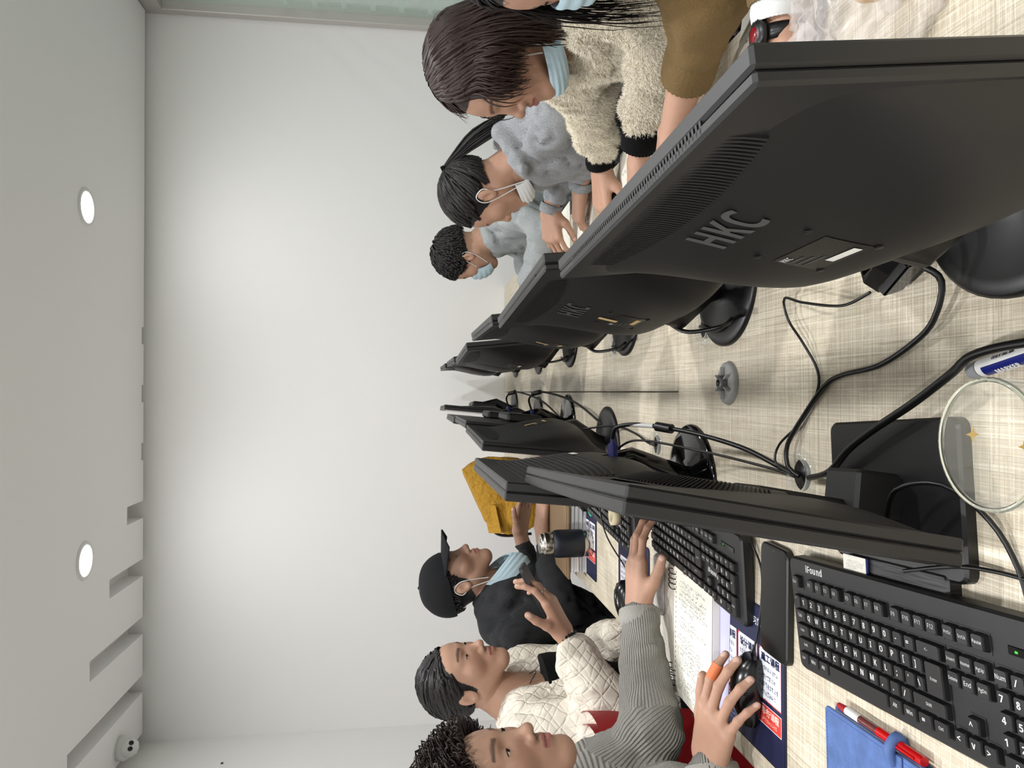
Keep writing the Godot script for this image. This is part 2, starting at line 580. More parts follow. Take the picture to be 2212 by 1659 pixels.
func screen(label: String, at: Vector3, turn: float, opt: Dictionary) -> Node3D:
	var w: float = opt.get("w", 0.49)
	var h: float = opt.get("h", 0.307)
	var low: float = opt.get("low", 0.07)
	var tilt: float = opt.get("tilt", -5.5)
	var style: String = opt.get("style", "hkc")
	var group: String = opt.get("group", "")
	var o := thing("monitor", label, "monitor", at, turn, group)
	var mid := T(0, low + h / 2, 0, 0, tilt)
	# front frame and panel
	var g := G.new()
	g.box(Vector3(w, h, 0.014), T(0, 0, -0.007), 0.0022)
	var frame := part(o, "front_frame", g.mesh(), M.shell_rim, mid)
	part(frame, "panel", boxm(Vector3(w - 0.03, h - 0.035, 0.002), 0, T(0, 0.003, 0.0004)), M.screen)
	# back shell: side walls, then the belly
	var edge: float = opt.get("edge", 0.022)
	g = G.new()
	g.box(Vector3(w - 0.001, h - 0.001, edge - 0.013), T(0, 0, -0.0145 - (edge - 0.0135) / 2), 0.0022)
	part(o, "rim", g.mesh(), M.shell_rim, mid)
	g = G.new()
	g.grid(36, 28, screen_back(w - 0.006, h - 0.006, opt.get("belly", 0.055), edge - 0.0015, opt.get("corner", 0.0)), Vector3(0, 0, -1))
	var back := part(o, "back_cover", g.mesh(), M.shell, mid)
	var f := screen_back(w - 0.006, h - 0.006, opt.get("belly", 0.055), edge - 0.0015, 0.0)
	if style == "hkc":
		# band of upright ribs below the top edge, printed letters, plate, screw holes
		g = G.new()
		var n := 60
		for k in n:
			var u := 0.14 + 0.72 * k / (n - 1.0)
			var v0 := 0.885 - 0.1 * (1.0 - pow(2 * u - 1, 2)) + 0.03
			for c in 3:
				var a: Vector3 = f.call(u, lerpf(v0, 0.995, c / 3.0))
				var b: Vector3 = f.call(u, lerpf(v0, 0.995, (c + 1) / 3.0))
				var dirv := b - a
				g.box(Vector3(0.0028, dirv.length() + 0.001, 0.003), Transform3D(Basis(Vector3(1, 0, 0), dirv.normalized(), Vector3(1, 0, 0).cross(dirv.normalized())), (a + b) / 2 + Vector3(0, 0, -0.0008)))
			g.box(Vector3(0.0028, 0.003, edge * 0.45), T((u - 0.5) * (w - 0.006), h / 2 - 0.002, -edge * 0.75))
		part(back, "vent_ribs", g.mesh(), M.shell_rim)
		if opt.get("letters", true):
			part(back, "letters", laid_text("HKC", 0.036, f, 0.5, 0.70, w - 0.006, h - 0.006), M.logo)
		part(back, "rating_plate", laid_patch(f, 0.41, 0.59, 0.35, 0.49, 0.0006), M.plate)
		part(back, "white_label", laid_patch(f, 0.43, 0.52, 0.365, 0.39, 0.0011), M.paper if opt.get("tape", "") == "" else M.tape)
		part(back, "plate_letters", laid_text("HKC", 0.006, f, 0.565, 0.47, w - 0.006, h - 0.006), M.print)
		for k in 3:
			part(back, "print_line", laid_patch(f, 0.5 + 0.015 * k, 0.58, 0.405 + 0.02 * k, 0.411 + 0.02 * k, 0.001), M.logo)
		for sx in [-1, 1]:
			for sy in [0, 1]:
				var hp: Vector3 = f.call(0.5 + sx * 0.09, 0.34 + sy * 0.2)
				part(back, "screw_spot", lathem([Vector2(0.0, 0.001), Vector2(0.0035, 0.001), Vector2(0.0042, 0.0)], 12), M.satin, T(hp.x, hp.y, hp.z - 0.0005, 0, -90))  # dark disc in place of the shade in an empty screw hole
	if opt.has("tape"):
		part(back, "tape", laid_patch(f, 0.5, 0.53, 0.46, 0.56, 0.0012), M.tape)
	if style == "ribbed":
		g = G.new()
		for k in 16:
			var v := 0.42 + 0.035 * k
			for c in 12:
				var a: Vector3 = f.call(0.08 + 0.84 * c / 12.0, v)
				var b: Vector3 = f.call(0.08 + 0.84 * (c + 1) / 12.0, v)
				var dx := (b - a).normalized()
				g.box(Vector3((b - a).length() + 0.0005, 0.004, 0.003), Transform3D(Basis(dx, Vector3.UP, dx.cross(Vector3.UP)), (a + b) / 2))
		part(back, "ridges", g.mesh(), M.shell)
		part(back, "white_label", laid_patch(f, 0.3, 0.385, 0.4, 0.44, 0.0025), M.paper)
		part(back, "port_block", boxm(Vector3(0.09, 0.03, 0.02), 0.002), M.shell_rim, T(0.02, -0.062, -edge - 0.024))
	if style == "hump":
		# rounded vented hump on the upper back
		g = G.new()
		var hump := func(u: float, v: float) -> Vector3:
			var a := u * PI
			var reach := 1.0 - v
			var x := -cos(a) * 0.17 * (0.35 + 0.65 * reach)
			var y := -0.06 + 0.155 * sin(a) * (0.2 + 0.8 * reach)
			var rise := 0.016 * smoothstep(0.0, 0.45, v)
			return Vector3(x, y, -edge - 0.004 - rise)
		g.grid(40, 12, hump, Vector3(0, 0, -1))
		var hm := part(back, "vent_hump", g.mesh(), M.shell_rim)
		g = G.new()
		for k in 70:
			var u := 0.06 + 0.88 * k / 69.0
			var a: Vector3 = hump.call(u, 0.08)
			var b: Vector3 = hump.call(u, 0.36)
			var dv := (b - a).normalized()
			var side := dv.cross(Vector3(0, 0, -1)).normalized()
			g.box(Vector3(0.0016, (b - a).length(), 0.003), Transform3D(Basis(side, dv, side.cross(dv)), (a + b) / 2 + Vector3(0, 0, -0.0006)))
		part(hm, "vent_ribs", g.mesh(), M.shell)
	if style == "plain":
		part(back, "lower_hump", boxm(Vector3(0.24, 0.12, 0.03), 0.008, T(0, -0.05, -edge - 0.02)), M.shell_rim)
	# foot
	var fm: Material = M.gloss if opt.get("glossy", false) else M.satin
	if opt.get("foot", "round") == "round":
		var fr: float = opt.get("foot_r", 0.117)
		var foot_at := T(opt.get("foot_x", 0.0), 0.0, opt.get("foot_z", 0.01))
		part(o, "foot", lathem([Vector2(0.0, 0.016), Vector2(0.045, 0.0155), Vector2(0.05, 0.0125), Vector2(fr - 0.018, 0.011), Vector2(fr - 0.004, 0.0085), Vector2(fr, 0.005), Vector2(fr, 0.0)], 48), fm, foot_at)
		var p0 := foot_at.origin + Vector3(0, 0.012, -0.01)
		part(o, "neck", tubem(PackedVector3Array([p0, p0 + Vector3(0, 0.03, -0.012), Vector3(0, low + 0.03, -edge - 0.03), Vector3(0, low + 0.09, -edge - 0.015)]), 0.024, 0.02, 14), fm)
	else:
		var fx: float = opt.get("foot_x", 0.0)
		var fz: float = opt.get("foot_z", 0.0)
		part(o, "foot", slabm(0.225, 0.165, 0.012, 0.014, 0.003), M.satin, T(fx, 0, fz))
		var deck := part(o, "foot_deck", slabm(0.165, 0.085, 0.006, 0.016, 0.003), M.brushed, T(fx + 0.005, 0.0, fz + 0.118))
		deck.set_meta("label", "brushed dark metal front of the screen foot")
		g = G.new()
		g.box(Vector3(0.065, 0.06, 0.05), T(fx - 0.012, 0.036, fz + 0.0, 0, -8), 0.004)
		part(o, "neck_block", g.mesh(), M.shell)
		part(o, "neck", boxm(Vector3(0.07, 0.14, 0.02), 0.003, T(fx - 0.035, 0.1, fz + 0.01, 0, tilt)), M.shell)
	return o

func make_screens() -> void:
	M.plate = mat(Color(0.05, 0.05, 0.05), 0.35)
	M.brushed = mat(Color(0.3, 0.3, 0.3), 0.38, 0.6)
	var bt := noise_tex(0.02, 256, Color(0.45, 0.45, 0.45), Color.WHITE, 12, 4)
	M.brushed.albedo_texture = bt
	M.brushed.uv1_triplanar = true
	M.brushed.uv1_scale = Vector3(2.5, 2.5, 60)
	var gr := "black desktop screens in the right-hand row"
	var gl := "black desktop screens in the left-hand row"
	# right row, backs towards the middle of the desk
	screen("big black monitor back with silver-grey HKC letters, its top edge before the fleece jacket", Vector3(0.182, TOP, -0.603), 93, {"group": gr, "foot_z": 0.02})
	screen("black HKC-lettered monitor with cream sticker, next to the one before the fleece jacket", Vector3(0.178, TOP, -1.19), 94, {"group": gr, "tape": "cream", "foot_z": 0.02, "foot_x": 0.03})
	screen("third black monitor of the row on the ponytail girl's side", Vector3(0.178, TOP, -1.79), 90, {"group": gr, "letters": false, "tape": "cream", "foot_z": 0.03, "foot_x": 0.03})
	screen("fourth black monitor of the row on the ponytail girl's side", Vector3(0.15, TOP, -2.46), 93, {"group": gr, "letters": false, "foot_z": 0.05})
	screen("fifth black monitor of the ponytail girl's row, second from the wall", Vector3(0.15, TOP, -3.07), 90, {"group": gr, "letters": false, "foot_z": 0.04})
	screen("black monitor nearest the far wall on the ponytail girl's side", Vector3(0.15, TOP, -3.74), 90, {"group": gr, "letters": false, "foot_z": 0.04})
	# left row
	screen("big black monitor with vented hump and square foot beside the glass tumbler", Vector3(-0.153, TOP, -0.885), -86, {"group": gl, "style": "hump", "belly": 0.02, "w": 0.54, "h": 0.325, "low": 0.045, "edge": 0.026, "corner": 0.02, "tilt": -10.0, "foot": "square", "foot_x": 0.12, "foot_z": -0.03})
	screen("black monitor with ridged back, white label and blue cable plug", Vector3(-0.185, TOP, -1.38), -89, {"group": gl, "style": "ribbed", "w": 0.53, "h": 0.31, "low": 0.095, "edge": 0.028, "belly": 0.045, "glossy": true, "foot_x": 0.0, "foot_z": -0.005})
	screen("black monitor with tan tape on its back, before the yellow backpack", Vector3(-0.145, TOP, -1.99), -92, {"group": gl, "letters": false, "tape": "tan", "foot_z": 0.012})
	screen("black monitor with flat back plate, fourth of the row beside the thermos", Vector3(-0.125, TOP, -2.5), -90, {"group": gl, "style": "plain", "glossy": true, "belly": 0.01, "foot_z": 0.0})
	screen("slim black monitor behind the one with a flat back plate", Vector3(-0.135, TOP, -3.08), -90, {"group": gl, "style": "plain", "belly": 0.008, "foot_z": 0.0, "foot_x": 0.0})
	screen("black monitor nearest the far wall beside the yellow backpack", Vector3(-0.105, TOP, -3.78), -88, {"group": gl, "style": "plain", "belly": 0.02, "foot_z": 0.0})

# ---- keyboards. Own axes: x to the right, z towards the typist
const KEY_ROWS := [
	[0.0, [["Esc", 1], ["", -1], ["F1", 1], ["F2", 1], ["F3", 1], ["F4", 1], ["", -0.5], ["F5", 1], ["F6", 1], ["F7", 1], ["F8", 1], ["", -0.5], ["F9", 1], ["F10", 1], ["F11", 1], ["F12", 1], ["", -0.25], ["PrtSc", 1], ["ScrLk", 1], ["Pause", 1]]],
	[1.35, [["`", 1], ["1", 1], ["2", 1], ["3", 1], ["4", 1], ["5", 1], ["6", 1], ["7", 1], ["8", 1], ["9", 1], ["0", 1], ["-", 1], ["=", 1], ["<-", 2], ["", -0.25], ["Insert", 1], ["Home", 1], ["PgUp", 1], ["", -0.25], ["Num", 1], ["/", 1], ["*", 1], ["-", 1]]],
	[2.35, [["Tab", 1.5], ["Q", 1], ["W", 1], ["E", 1], ["R", 1], ["T", 1], ["Y", 1], ["U", 1], ["I", 1], ["O", 1], ["P", 1], ["[", 1], ["]", 1], ["Enter", 1.5, 2], ["", -0.25], ["Delete", 1], ["End", 1], ["PgDn", 1], ["", -0.25], ["7", 1], ["8", 1], ["9", 1], ["+", 1, 2]]],
	[3.35, [["Caps", 1.75], ["A", 1], ["S", 1], ["D", 1], ["F", 1], ["G", 1], ["H", 1], ["J", 1], ["K", 1], ["L", 1], [";", 1], ["'", 1], ["\\", 0.75], ["", -1.5], ["", -0.25], ["", -3.0], ["", -0.25], ["4", 1], ["5", 1], ["6", 1]]],
	[4.35, [["Shift", 2.25], ["Z", 1], ["X", 1], ["C", 1], ["V", 1], ["B", 1], ["N", 1], ["M", 1], [",", 1], [".", 1], ["/", 1], ["Shift", 2.75], ["", -0.25], ["", -1], ["^", 1], ["", -1], ["", -0.25], ["1", 1], ["2", 1], ["3", 1], ["Enter", 1, 2]]],
	[5.35, [["Ctrl", 1.25], ["Win", 1.25], ["Alt", 1.25], [" ", 6.25], ["Alt", 1.25], ["Win", 1.25], ["=", 1.25], ["Ctrl", 1.25], ["", -0.25], ["<", 1], ["v", 1], [">", 1], ["", -0.25], ["0", 2], [".", 1]]],
]
var key_cache := {}
var legend_cache := {}

func key_mesh(w: float, d: float) -> ArrayMesh:
	var id := "%.2f_%.2f" % [w, d]
	if not key_cache.has(id):
		var g := G.new()
		var u := 0.0188
		var low := rounded(w * u - 0.0022, d * u - 0.0022, 0.0015, 1)
		var rings := []
		for lv in [[0.0, 1.0, 0.0], [0.0055, 0.9, 0.0006], [0.0072, 0.82, 0.0008]]:
			var ring := PackedVector3Array()
			for q in low:
				var k := Vector2((w * u * lv[1]) / (w * u), 1)
				var sh: float = (1.0 - lv[1]) * u * 0.5
				ring.append(Vector3(q.x - signf(q.x) * sh, lv[0], q.y - signf(q.y) * sh - lv[2]))
			rings.append(ring)
		g.loft(rings, true, true, -1)
		key_cache[id] = g.mesh()
	return key_cache[id]

func keyboard(label: String, at: Vector3, turn: float, logo_at: Vector2, tilt := 4.0) -> Node3D:
	var o := thing("keyboard", label, "keyboard", at, turn)
	o.rotation_degrees.x = 0
	var lean := T(0, 0, 0, 0, tilt)
	var g := G.new()
	# case: low front edge, a raised strip at the back, rounded corners
	g.prism(rounded(0.455, 0.152, 0.012), 0.017, T(0, 0.004, 0), 0.003)
	part(o, "case", g.mesh(), M.key_body, lean)
	g = G.new()
	for f in [[-0.19, 0.06], [0.19, 0.06]]:
		g.box(Vector3(0.03, 0.008, 0.012), T(f[0], 0.0, f[1] - 0.12), 0.001)
	part(o, "rear_foot", g.mesh(), M.key_body)
	# beds under the keys
	var x0 := -0.213
	for wl in [[0.0, 1.0, 0], [2.0, 4.0, 0], [6.5, 4.0, 0], [11.0, 4.0, 0], [15.25, 3.0, 0], [0.0, 15.0, 1], [15.25, 3.0, 1], [18.5, 4.0, 1], [15.25, 3.0, 2], [16.25, 1.0, 3]]:
		var zz := [0.5, 3.85, 5.85, 4.85]
		var dd := [1.0, 5.0, 1.0, 1.0]
		if wl[2] == 1 and wl[0] == 15.25:
			zz[1] = 2.35
			dd[1] = 2.0
		part(o, "key_bed", boxm(Vector3(wl[1] * 0.0188 + 0.001, 0.002, dd[wl[2]] * 0.0188 + 0.001), 0, T(x0 + (wl[0] + wl[1] / 2) * 0.0188, 0.0205, -0.0535 + zz[wl[2]] * 0.0188)), M.key_body, lean)
	for row in KEY_ROWS:
		var x := 0.0
		for k in row[1]:
			if k[1] < 0:
				x -= k[1]
				continue
			var deep: float = k[2] if k.size() > 2 else 1.0
			var kp := part(o, "key", key_mesh(k[1], deep), M.key, lean * T(x0 + (x + k[1] / 2.0) * 0.0188, 0.021, -0.0535 + (row[0] + deep / 2.0) * 0.0188))
			var word: String = k[0]
			if word != " ":
				if not legend_cache.has(word):
					legend_cache[word] = textm(word, 0.0066 if word.length() == 1 else (0.0042 if word.length() < 4 else 0.0031), word.length() == 1, 0.0)
				part(kp, "legend", legend_cache[word], M.print, T(-0.0018 if word.length() < 3 else 0.0, 0.00745, -0.001, 0, -90))
			x += k[1]
	part(o, "logo", textm("iFound", 0.0088, true, 0.0002), M.print, lean * T(logo_at.x, 0.0213, logo_at.y, 0, -90))
	var led := part(o, "indicator_strip", boxm(Vector3(0.05, 0.002, 0.008), 0.0005, T(0.175, 0.0212, -0.045)), M.gloss, lean)
	part(led, "indicator", boxm(Vector3(0.003, 0.001, 0.002), 0, T(0.16, 0.0224, -0.045)), mat(Color(0.2, 0.8, 0.2), 0.4))
	return o

# ---- mice. Own axes: nose along -z
func mouse(label: String, at: Vector3, turn: float, group: String) -> Node3D:
	var o := thing("computer_mouse", label, "mouse", at, turn, group)
	var rings := []
	for i in 15:
		var t := i / 14.0
		var z := -0.056 + 0.112 * t
		var w := 0.031 * pow(maxf(sin(PI * (0.06 + 0.88 * t)), 0.0), 0.42) * (0.93 + 0.1 * cos(TAU * t))
		var h := 0.037 * pow(maxf(sin(PI * (0.1 + 0.83 * pow(t, 0.8))), 0.0), 0.6)
		var ring := PackedVector3Array()
		for k in 18:
			var a := TAU * k / 18
			var y := sin(a)
			ring.append(Vector3(cos(a) * w, maxf(y, -0.18) * h * (1.0 if y > 0 else 0.6) + 0.006, z))
		rings.append(ring)
	var g := G.new()
	g.loft(rings)
	var b := part(o, "body", g.mesh(), M.mouse)
	part(b, "wheel", lathem([Vector2(0.0, -0.003), Vector2(0.009, -0.003), Vector2(0.01, 0.0), Vector2(0.009, 0.003), Vector2(0.0, 0.003)], 20), M.black, T(0, 0.032, -0.03, 0, 0, 90))
	g = G.new()
	g.tube(PackedVector3Array([Vector3(0, 0.033, -0.05), Vector3(0, 0.0385, -0.03), Vector3(0, 0.0425, -0.005)]), 0.0008, -1, 5)
	g.tube(PackedVector3Array([Vector3(-0.026, 0.026, -0.004), Vector3(-0.014, 0.039, -0.005), Vector3(0, 0.0425, -0.005), Vector3(0.014, 0.039, -0.005), Vector3(0.026, 0.026, -0.004)]), 0.0008, -1, 5)
	part(b, "button_seam", g.mesh(), M.mouse)
	return o

func cord(label: String, pts: Array, r := 0.0028, category := "cable") -> Node3D:
	var o := thing("cable", label, category, Vector3(0, 0, 0))
	part(o, "lead", tubem(curve(pts, 0.012), r, r, 8), M.cable)
	return o

# ---- strokes of the printed characters, on a field of ten by ten
const GLYPH := {
	"上": [[5, 1, 5, 9], [5, 5, 8.5, 5], [1, 9, 9, 9]],
	"元": [[2, 2, 8, 2], [1, 4.5, 9, 4.5], [3.8, 4.5, 3.5, 7, 1, 9.5], [6, 4.5, 6, 9, 9, 9, 9.2, 7.5]],
	"教": [[1, 2.5, 5, 2.5], [3, 1, 3, 4.3], [0.8, 4.3, 5.3, 4.3], [5.2, 1.5, 1, 6.5], [2, 6, 4.3, 6, 3.2, 7], [3.2, 7, 3.2, 9.5, 2.3, 9], [0.8, 8, 5, 7.5], [6.8, 1, 5.8, 4], [6.2, 3, 9.5, 3], [8.5, 3, 7.5, 7, 5.3, 9.5], [6.3, 4.5, 8, 7.5, 9.7, 9.5]],
	"育": [[5, 0.5, 5, 1.8], [1, 1.8, 9, 1.8], [4, 1.8, 2.5, 4, 7.5, 3.8], [6.5, 2.8, 8, 4.5], [2.5, 5, 2.5, 9.5], [2.5, 5, 7.5, 5, 7.5, 9.5, 6.5, 9], [2.5, 6.5, 7.5, 6.5], [2.5, 8, 7.5, 8]],
	"设": [[1.5, 1, 2.5, 2], [0.8, 4, 2.5, 4, 2.5, 8.5, 4, 7.5], [5, 1.5, 5, 3, 4, 4.5], [5, 1.5, 8, 1.5, 8, 4, 9.5, 4], [4.5, 5.2, 8.5, 5.2, 7, 7.5, 4, 9.5], [5, 6, 7, 8, 9.5, 9.5]],
	"计": [[1.5, 1, 2.5, 2], [0.8, 4, 2.5, 4, 2.5, 8.5, 4, 7.5], [4.5, 4.5, 9.5, 4.5], [7, 1, 7, 9.5]],
	"课": [[1.3, 1, 2.2, 2], [0.6, 4, 2.2, 4, 2.2, 8.5, 3.5, 7.5], [4.5, 1.5, 8.8, 1.5, 8.8, 4.8, 4.5, 4.8, 4.5, 1.5], [4.5, 3.1, 8.8, 3.1], [6.6, 1.5, 6.6, 9.5], [3.8, 6, 9.5, 6], [6.5, 6, 4, 8.8], [6.8, 6, 9.5, 8.8]],
	"程": [[4, 1, 1, 2], [0.6, 3.8, 4.2, 3.8], [2.5, 1.5, 2.5, 9.5], [2.4, 4.5, 0.6, 7], [2.7, 4.8, 4, 6.3], [5, 1.2, 9, 1.2, 9, 4, 5, 4, 5, 1.2], [4.8, 5.2, 9.3, 5.2], [7, 5.2, 7, 9.2], [5, 7.2, 9, 7.2], [4.4, 9.2, 9.7, 9.2]],
	"建": [[1, 1.8, 3.5, 1.8, 1.5, 5, 3, 5, 2.5, 7, 0.8, 9], [1, 6, 4, 8.8, 9.5, 9.3], [4.2, 1.8, 8.2, 1.8, 8.2, 4.6, 4.2, 4.6], [3.8, 3.2, 9.5, 3.2], [4.2, 6, 8.8, 6], [3.8, 7.4, 9.3, 7.4], [6.3, 0.8, 6.3, 8.6]],
	"工": [[1.5, 2, 8.5, 2], [5, 2, 5, 8.5], [0.8, 8.5, 9.2, 8.5]],
	"行": [[3.5, 0.8, 1, 3.2], [3.8, 3, 0.8, 6], [2.6, 4.8, 2.6, 9.6], [4.8, 2, 9, 2], [4.4, 4.6, 9.6, 4.6], [7.4, 4.6, 7.4, 9.4, 6, 8.8]],
	"专": [[2, 2, 8.3, 2], [1, 4, 9.3, 4], [5, 0.7, 3.5, 6, 7.8, 6, 5, 8.5], [3.5, 7.5, 6.5, 9.6]],
	"注": [[1.5, 1, 2.7, 2], [0.8, 3.8, 2, 4.7], [0.8, 9, 2.8, 6], [6, 0.6, 6.8, 1.8], [3.8, 2.6, 9.3, 2.6], [4.2, 5.6, 9, 5.6], [6.5, 2.6, 6.5, 9], [3.5, 9, 9.7, 9]],
	"学": [[2, 0.8, 2.7, 2.2], [4.8, 0.5, 5.3, 2], [8, 0.6, 6.8, 2.3], [1, 4.3, 1, 3, 9, 3, 8.5, 4.3], [3, 4.6, 7, 4.6, 5, 6], [5, 6, 5, 9.3, 3.8, 8.8], [0.8, 6.9, 9.2, 6.9]],
	"习": [[1.5, 1.5, 8.3, 1.5, 8.3, 9.3, 6.8, 8.6], [3, 3.5, 5.5, 5], [1.5, 8, 6.5, 5.8]],
	"效": [[2.8, 0.6, 3.2, 1.8], [0.8, 2.2, 5.3, 2.2], [2, 3, 1, 4.5], [3.8, 3, 5, 4.3], [4.5, 4.8, 0.8, 9.3], [1.5, 5.5, 5, 8.8], [6.8, 0.8, 5.6, 4], [6, 3, 9.6, 3], [8.6, 3, 7.6, 6.8, 5.2, 9.4], [6.4, 4.4, 8, 7.4, 9.8, 9.4]],
	"果": [[2, 1, 8, 1, 8, 5, 2, 5, 2, 1], [2, 3, 8, 3], [5, 1, 5, 9.7], [0.8, 6.3, 9.2, 6.3], [4.8, 6.4, 1, 9.2], [5.2, 6.4, 9, 9.2]],
	"的": [[2.5, 0.6, 2, 2.3], [1, 2.5, 4.3, 2.5, 4.3, 8.8, 1, 8.8, 1, 2.5], [1, 5.6, 4.3, 5.6], [6.5, 0.8, 5.3, 4], [6, 2.6, 9.3, 2.6, 8.8, 9.3, 7.3, 8.6], [6.2, 4.8, 7.5, 6.6]],
}

func stroke(im: Image, a: Vector2, b: Vector2, w: int, c: Color) -> void:
	var n := int(a.distance_to(b)) + 1
	for i in n + 1:
		var p := a.lerp(b, float(i) / n)
		im.fill_rect(Rect2i(int(p.x) - w / 2, int(p.y) - w / 2, w, w), c)

func draw_words(im: Image, words: String, at: Vector2, size: float, w: int, c: Color) -> void:
	for i in words.length():
		if not GLYPH.has(words[i]):
			continue
		for s in GLYPH[words[i]]:
			for k in range(0, s.size() - 2, 2):
				stroke(im, at + Vector2(i * size * 1.06 + s[k] * size / 10, s[k + 1] * size / 10), at + Vector2(i * size * 1.06 + s[k + 2] * size / 10, s[k + 3] * size / 10), w, c)

# a line of print too small to read in the photograph
func small_print(im: Image, at: Vector2, width: float, h: float, c: Color, r: RandomNumberGenerator, w := 2) -> void:
	var x := at.x
	while x < at.x + width:
		for k in 4:
			var y := at.y + r.randf() * h
			if r.randf() < 0.5:
				stroke(im, Vector2(x, y), Vector2(x + h * 0.75, y), w, c)
			else:
				var xx := x + r.randf() * h * 0.75
				stroke(im, Vector2(xx, at.y), Vector2(xx, at.y + h), w, c)
		x += h * 1.02

func card(im: Image, r: Rect2i, c: Color) -> void:
	im.fill_rect(r, c)

func pad_texture() -> ImageTexture:
	var r := RandomNumberGenerator.new()
	r.seed = 5
	var im := Image.create(1000, 920, false, Image.FORMAT_RGBA8)
	im.fill(Color(0.055, 0.085, 0.24))
	var white := Color(0.9, 0.91, 0.94)
	# round mark and name
	for a in 64:
		var t := TAU * a / 64
		stroke(im, Vector2(86 + 40 * cos(t), 92 + 40 * sin(t)), Vector2(86 + 30 * cos(t), 92 + 30 * sin(t)), 7, white)
	for s in [[66, 80, 106, 80], [76, 80, 74, 108], [94, 80, 96, 112], [70, 96, 92, 96]]:
		stroke(im, Vector2(s[0], s[1]), Vector2(s[2], s[3]), 7, white)
	draw_words(im, "上元教育", Vector2(140, 62), 58, 6, white)
	small_print(im, Vector2(142, 128), 230, 10, Color(0.6, 0.63, 0.75), r, 1)
	stroke(im, Vector2(396, 58), Vector2(396, 136), 4, white)
	draw_words(im, "专注学习效果的教育", Vector2(412, 68), 56, 5, white)
	# white cards
	for k in 3:
		var x0 := 70 + k * 306
		im.fill_rect(Rect2i(x0 - 5, 245, 284, 320), Color(0.75, 0.22, 0.25))
		im.fill_rect(Rect2i(x0, 240, 274, 318), white)
		im.fill_rect(Rect2i(x0 - 8, 236, 18, 18), Color(0.75, 0.15, 0.15))
		draw_words(im, ["上元课程", "设计课程", "建工课程"][k], Vector2(x0 + 24, 262), 56, 9, Color(0.06, 0.09, 0.25))
		for l in 4:
			small_print(im, Vector2(x0 + 22, 345 + l * 52), 220.0 - (l * 37 % 60), 27, Color(0.12, 0.15, 0.3), r, 3)
	# red cards
	for k in 3:
		var x0 := 70 + k * 306
		im.fill_rect(Rect2i(x0 - 3, 590, 284, 130), white)
		im.fill_rect(Rect2i(x0 + 2, 595, 274, 120), Color(0.86, 0.25, 0.2))
		draw_words(im, "学行课程", Vector2(x0 + 30, 606), 52, 7, Color(0.97, 0.8, 0.76))
		small_print(im, Vector2(x0 + 30, 674), 190, 22, Color(0.97, 0.78, 0.74), r, 2)
	for l in 4:
		small_print(im, Vector2(80, 770 + l * 32), 420.0 - 60 * l, 13, Color(0.45, 0.5, 0.68), r, 2)
	return ImageTexture.create_from_image(im)

# handwriting on ruled paper
func page_texture(w: int, h: int, seed_n: int, lines: int, fill_share: float, rule: Color) -> ImageTexture:
	var r := RandomNumberGenerator.new()
	r.seed = seed_n
	var im := Image.create(w, h, false, Image.FORMAT_RGBA8)
	im.fill(Color(0.93, 0.915, 0.86))
	var step := float(h) * 0.92 / lines
	for l in lines:
		var y := h * 0.06 + l * step
		im.fill_rect(Rect2i(int(w * 0.02), int(y), int(w * 0.96), 1), rule)
		if r.randf() > fill_share:
			continue
		var x := w * (0.1 + r.randf() * 0.12)
		var end := w * (0.5 + r.randf() * 0.42)
		while x < end:
			var sz := step * r.randf_range(0.55, 0.8)
			for k in r.randi_range(3, 6):
				var a := Vector2(x + r.randf() * sz * 0.8, y - r.randf() * sz)
				var b := a + Vector2(r.randf_range(-0.2, 0.75), r.randf_range(-0.4, 0.6)) * sz * 0.7
				stroke(im, a, b, 2 if h > 500 else 1, Color(0.2, 0.2, 0.23))
			x += sz * r.randf_range(0.85, 1.15)
			if r.randf() < 0.06:
				x += sz * 1.4
	return ImageTexture.create_from_image(im)

func tex_mat(t: Texture2D, rough := 0.7) -> StandardMaterial3D:
	var m := mat(Color.WHITE, rough)
	m.albedo_texture = t
	return m

# a thin sheet with its picture on top; own axes: x to the reader's right, z towards the reader
func sheet_part(o: Node3D, called: String, w: float, d: float, th: float, top_mat: Material, side_mat: Material, at := Transform3D()) -> MeshInstance3D:
	var base := part(o, called, boxm(Vector3(w, th, d), minf(0.0008, th * 0.3), T(0, th / 2, 0)), side_mat, at)
	var g := G.new()
	var y := th + 0.0002
	g.quad(Vector3(-w / 2, y, -d / 2), Vector3(w / 2, y, -d / 2), Vector3(w / 2, y, d / 2), Vector3(-w / 2, y, d / 2), Vector3.UP)
	part(base, "print", g.mesh(), top_mat)
	return base

func paper(label: String, at: Vector3, turn: float, w: float, d: float, m: Material, th := 0.002, category := "paper") -> Node3D:
	var o := thing("paper_sheet", label, category, at, turn)
	sheet_part(o, "sheet", w, d, th, m, M.paper)
	return o

func mouse_pad(label: String, at: Vector3, turn: float) -> void:
	var o := thing("mouse_pad", label, "mouse pad", at, turn, "navy printed mouse pads")
	var g := G.new()
	g.prism(rounded(0.25, 0.23, 0.01), 0.002, Transform3D(), 0.0005)
	var b := part(o, "pad", g.mesh(), mat(Color(0.045, 0.06, 0.13), 0.7))
	g = G.new()
	g.quad(Vector3(-0.122, 0.0023, -0.112), Vector3(0.122, 0.0023, -0.112), Vector3(0.122, 0.0023, 0.112), Vector3(-0.122, 0.0023, 0.112), Vector3.UP)
	part(b, "print", g.mesh(), M.pad_print)

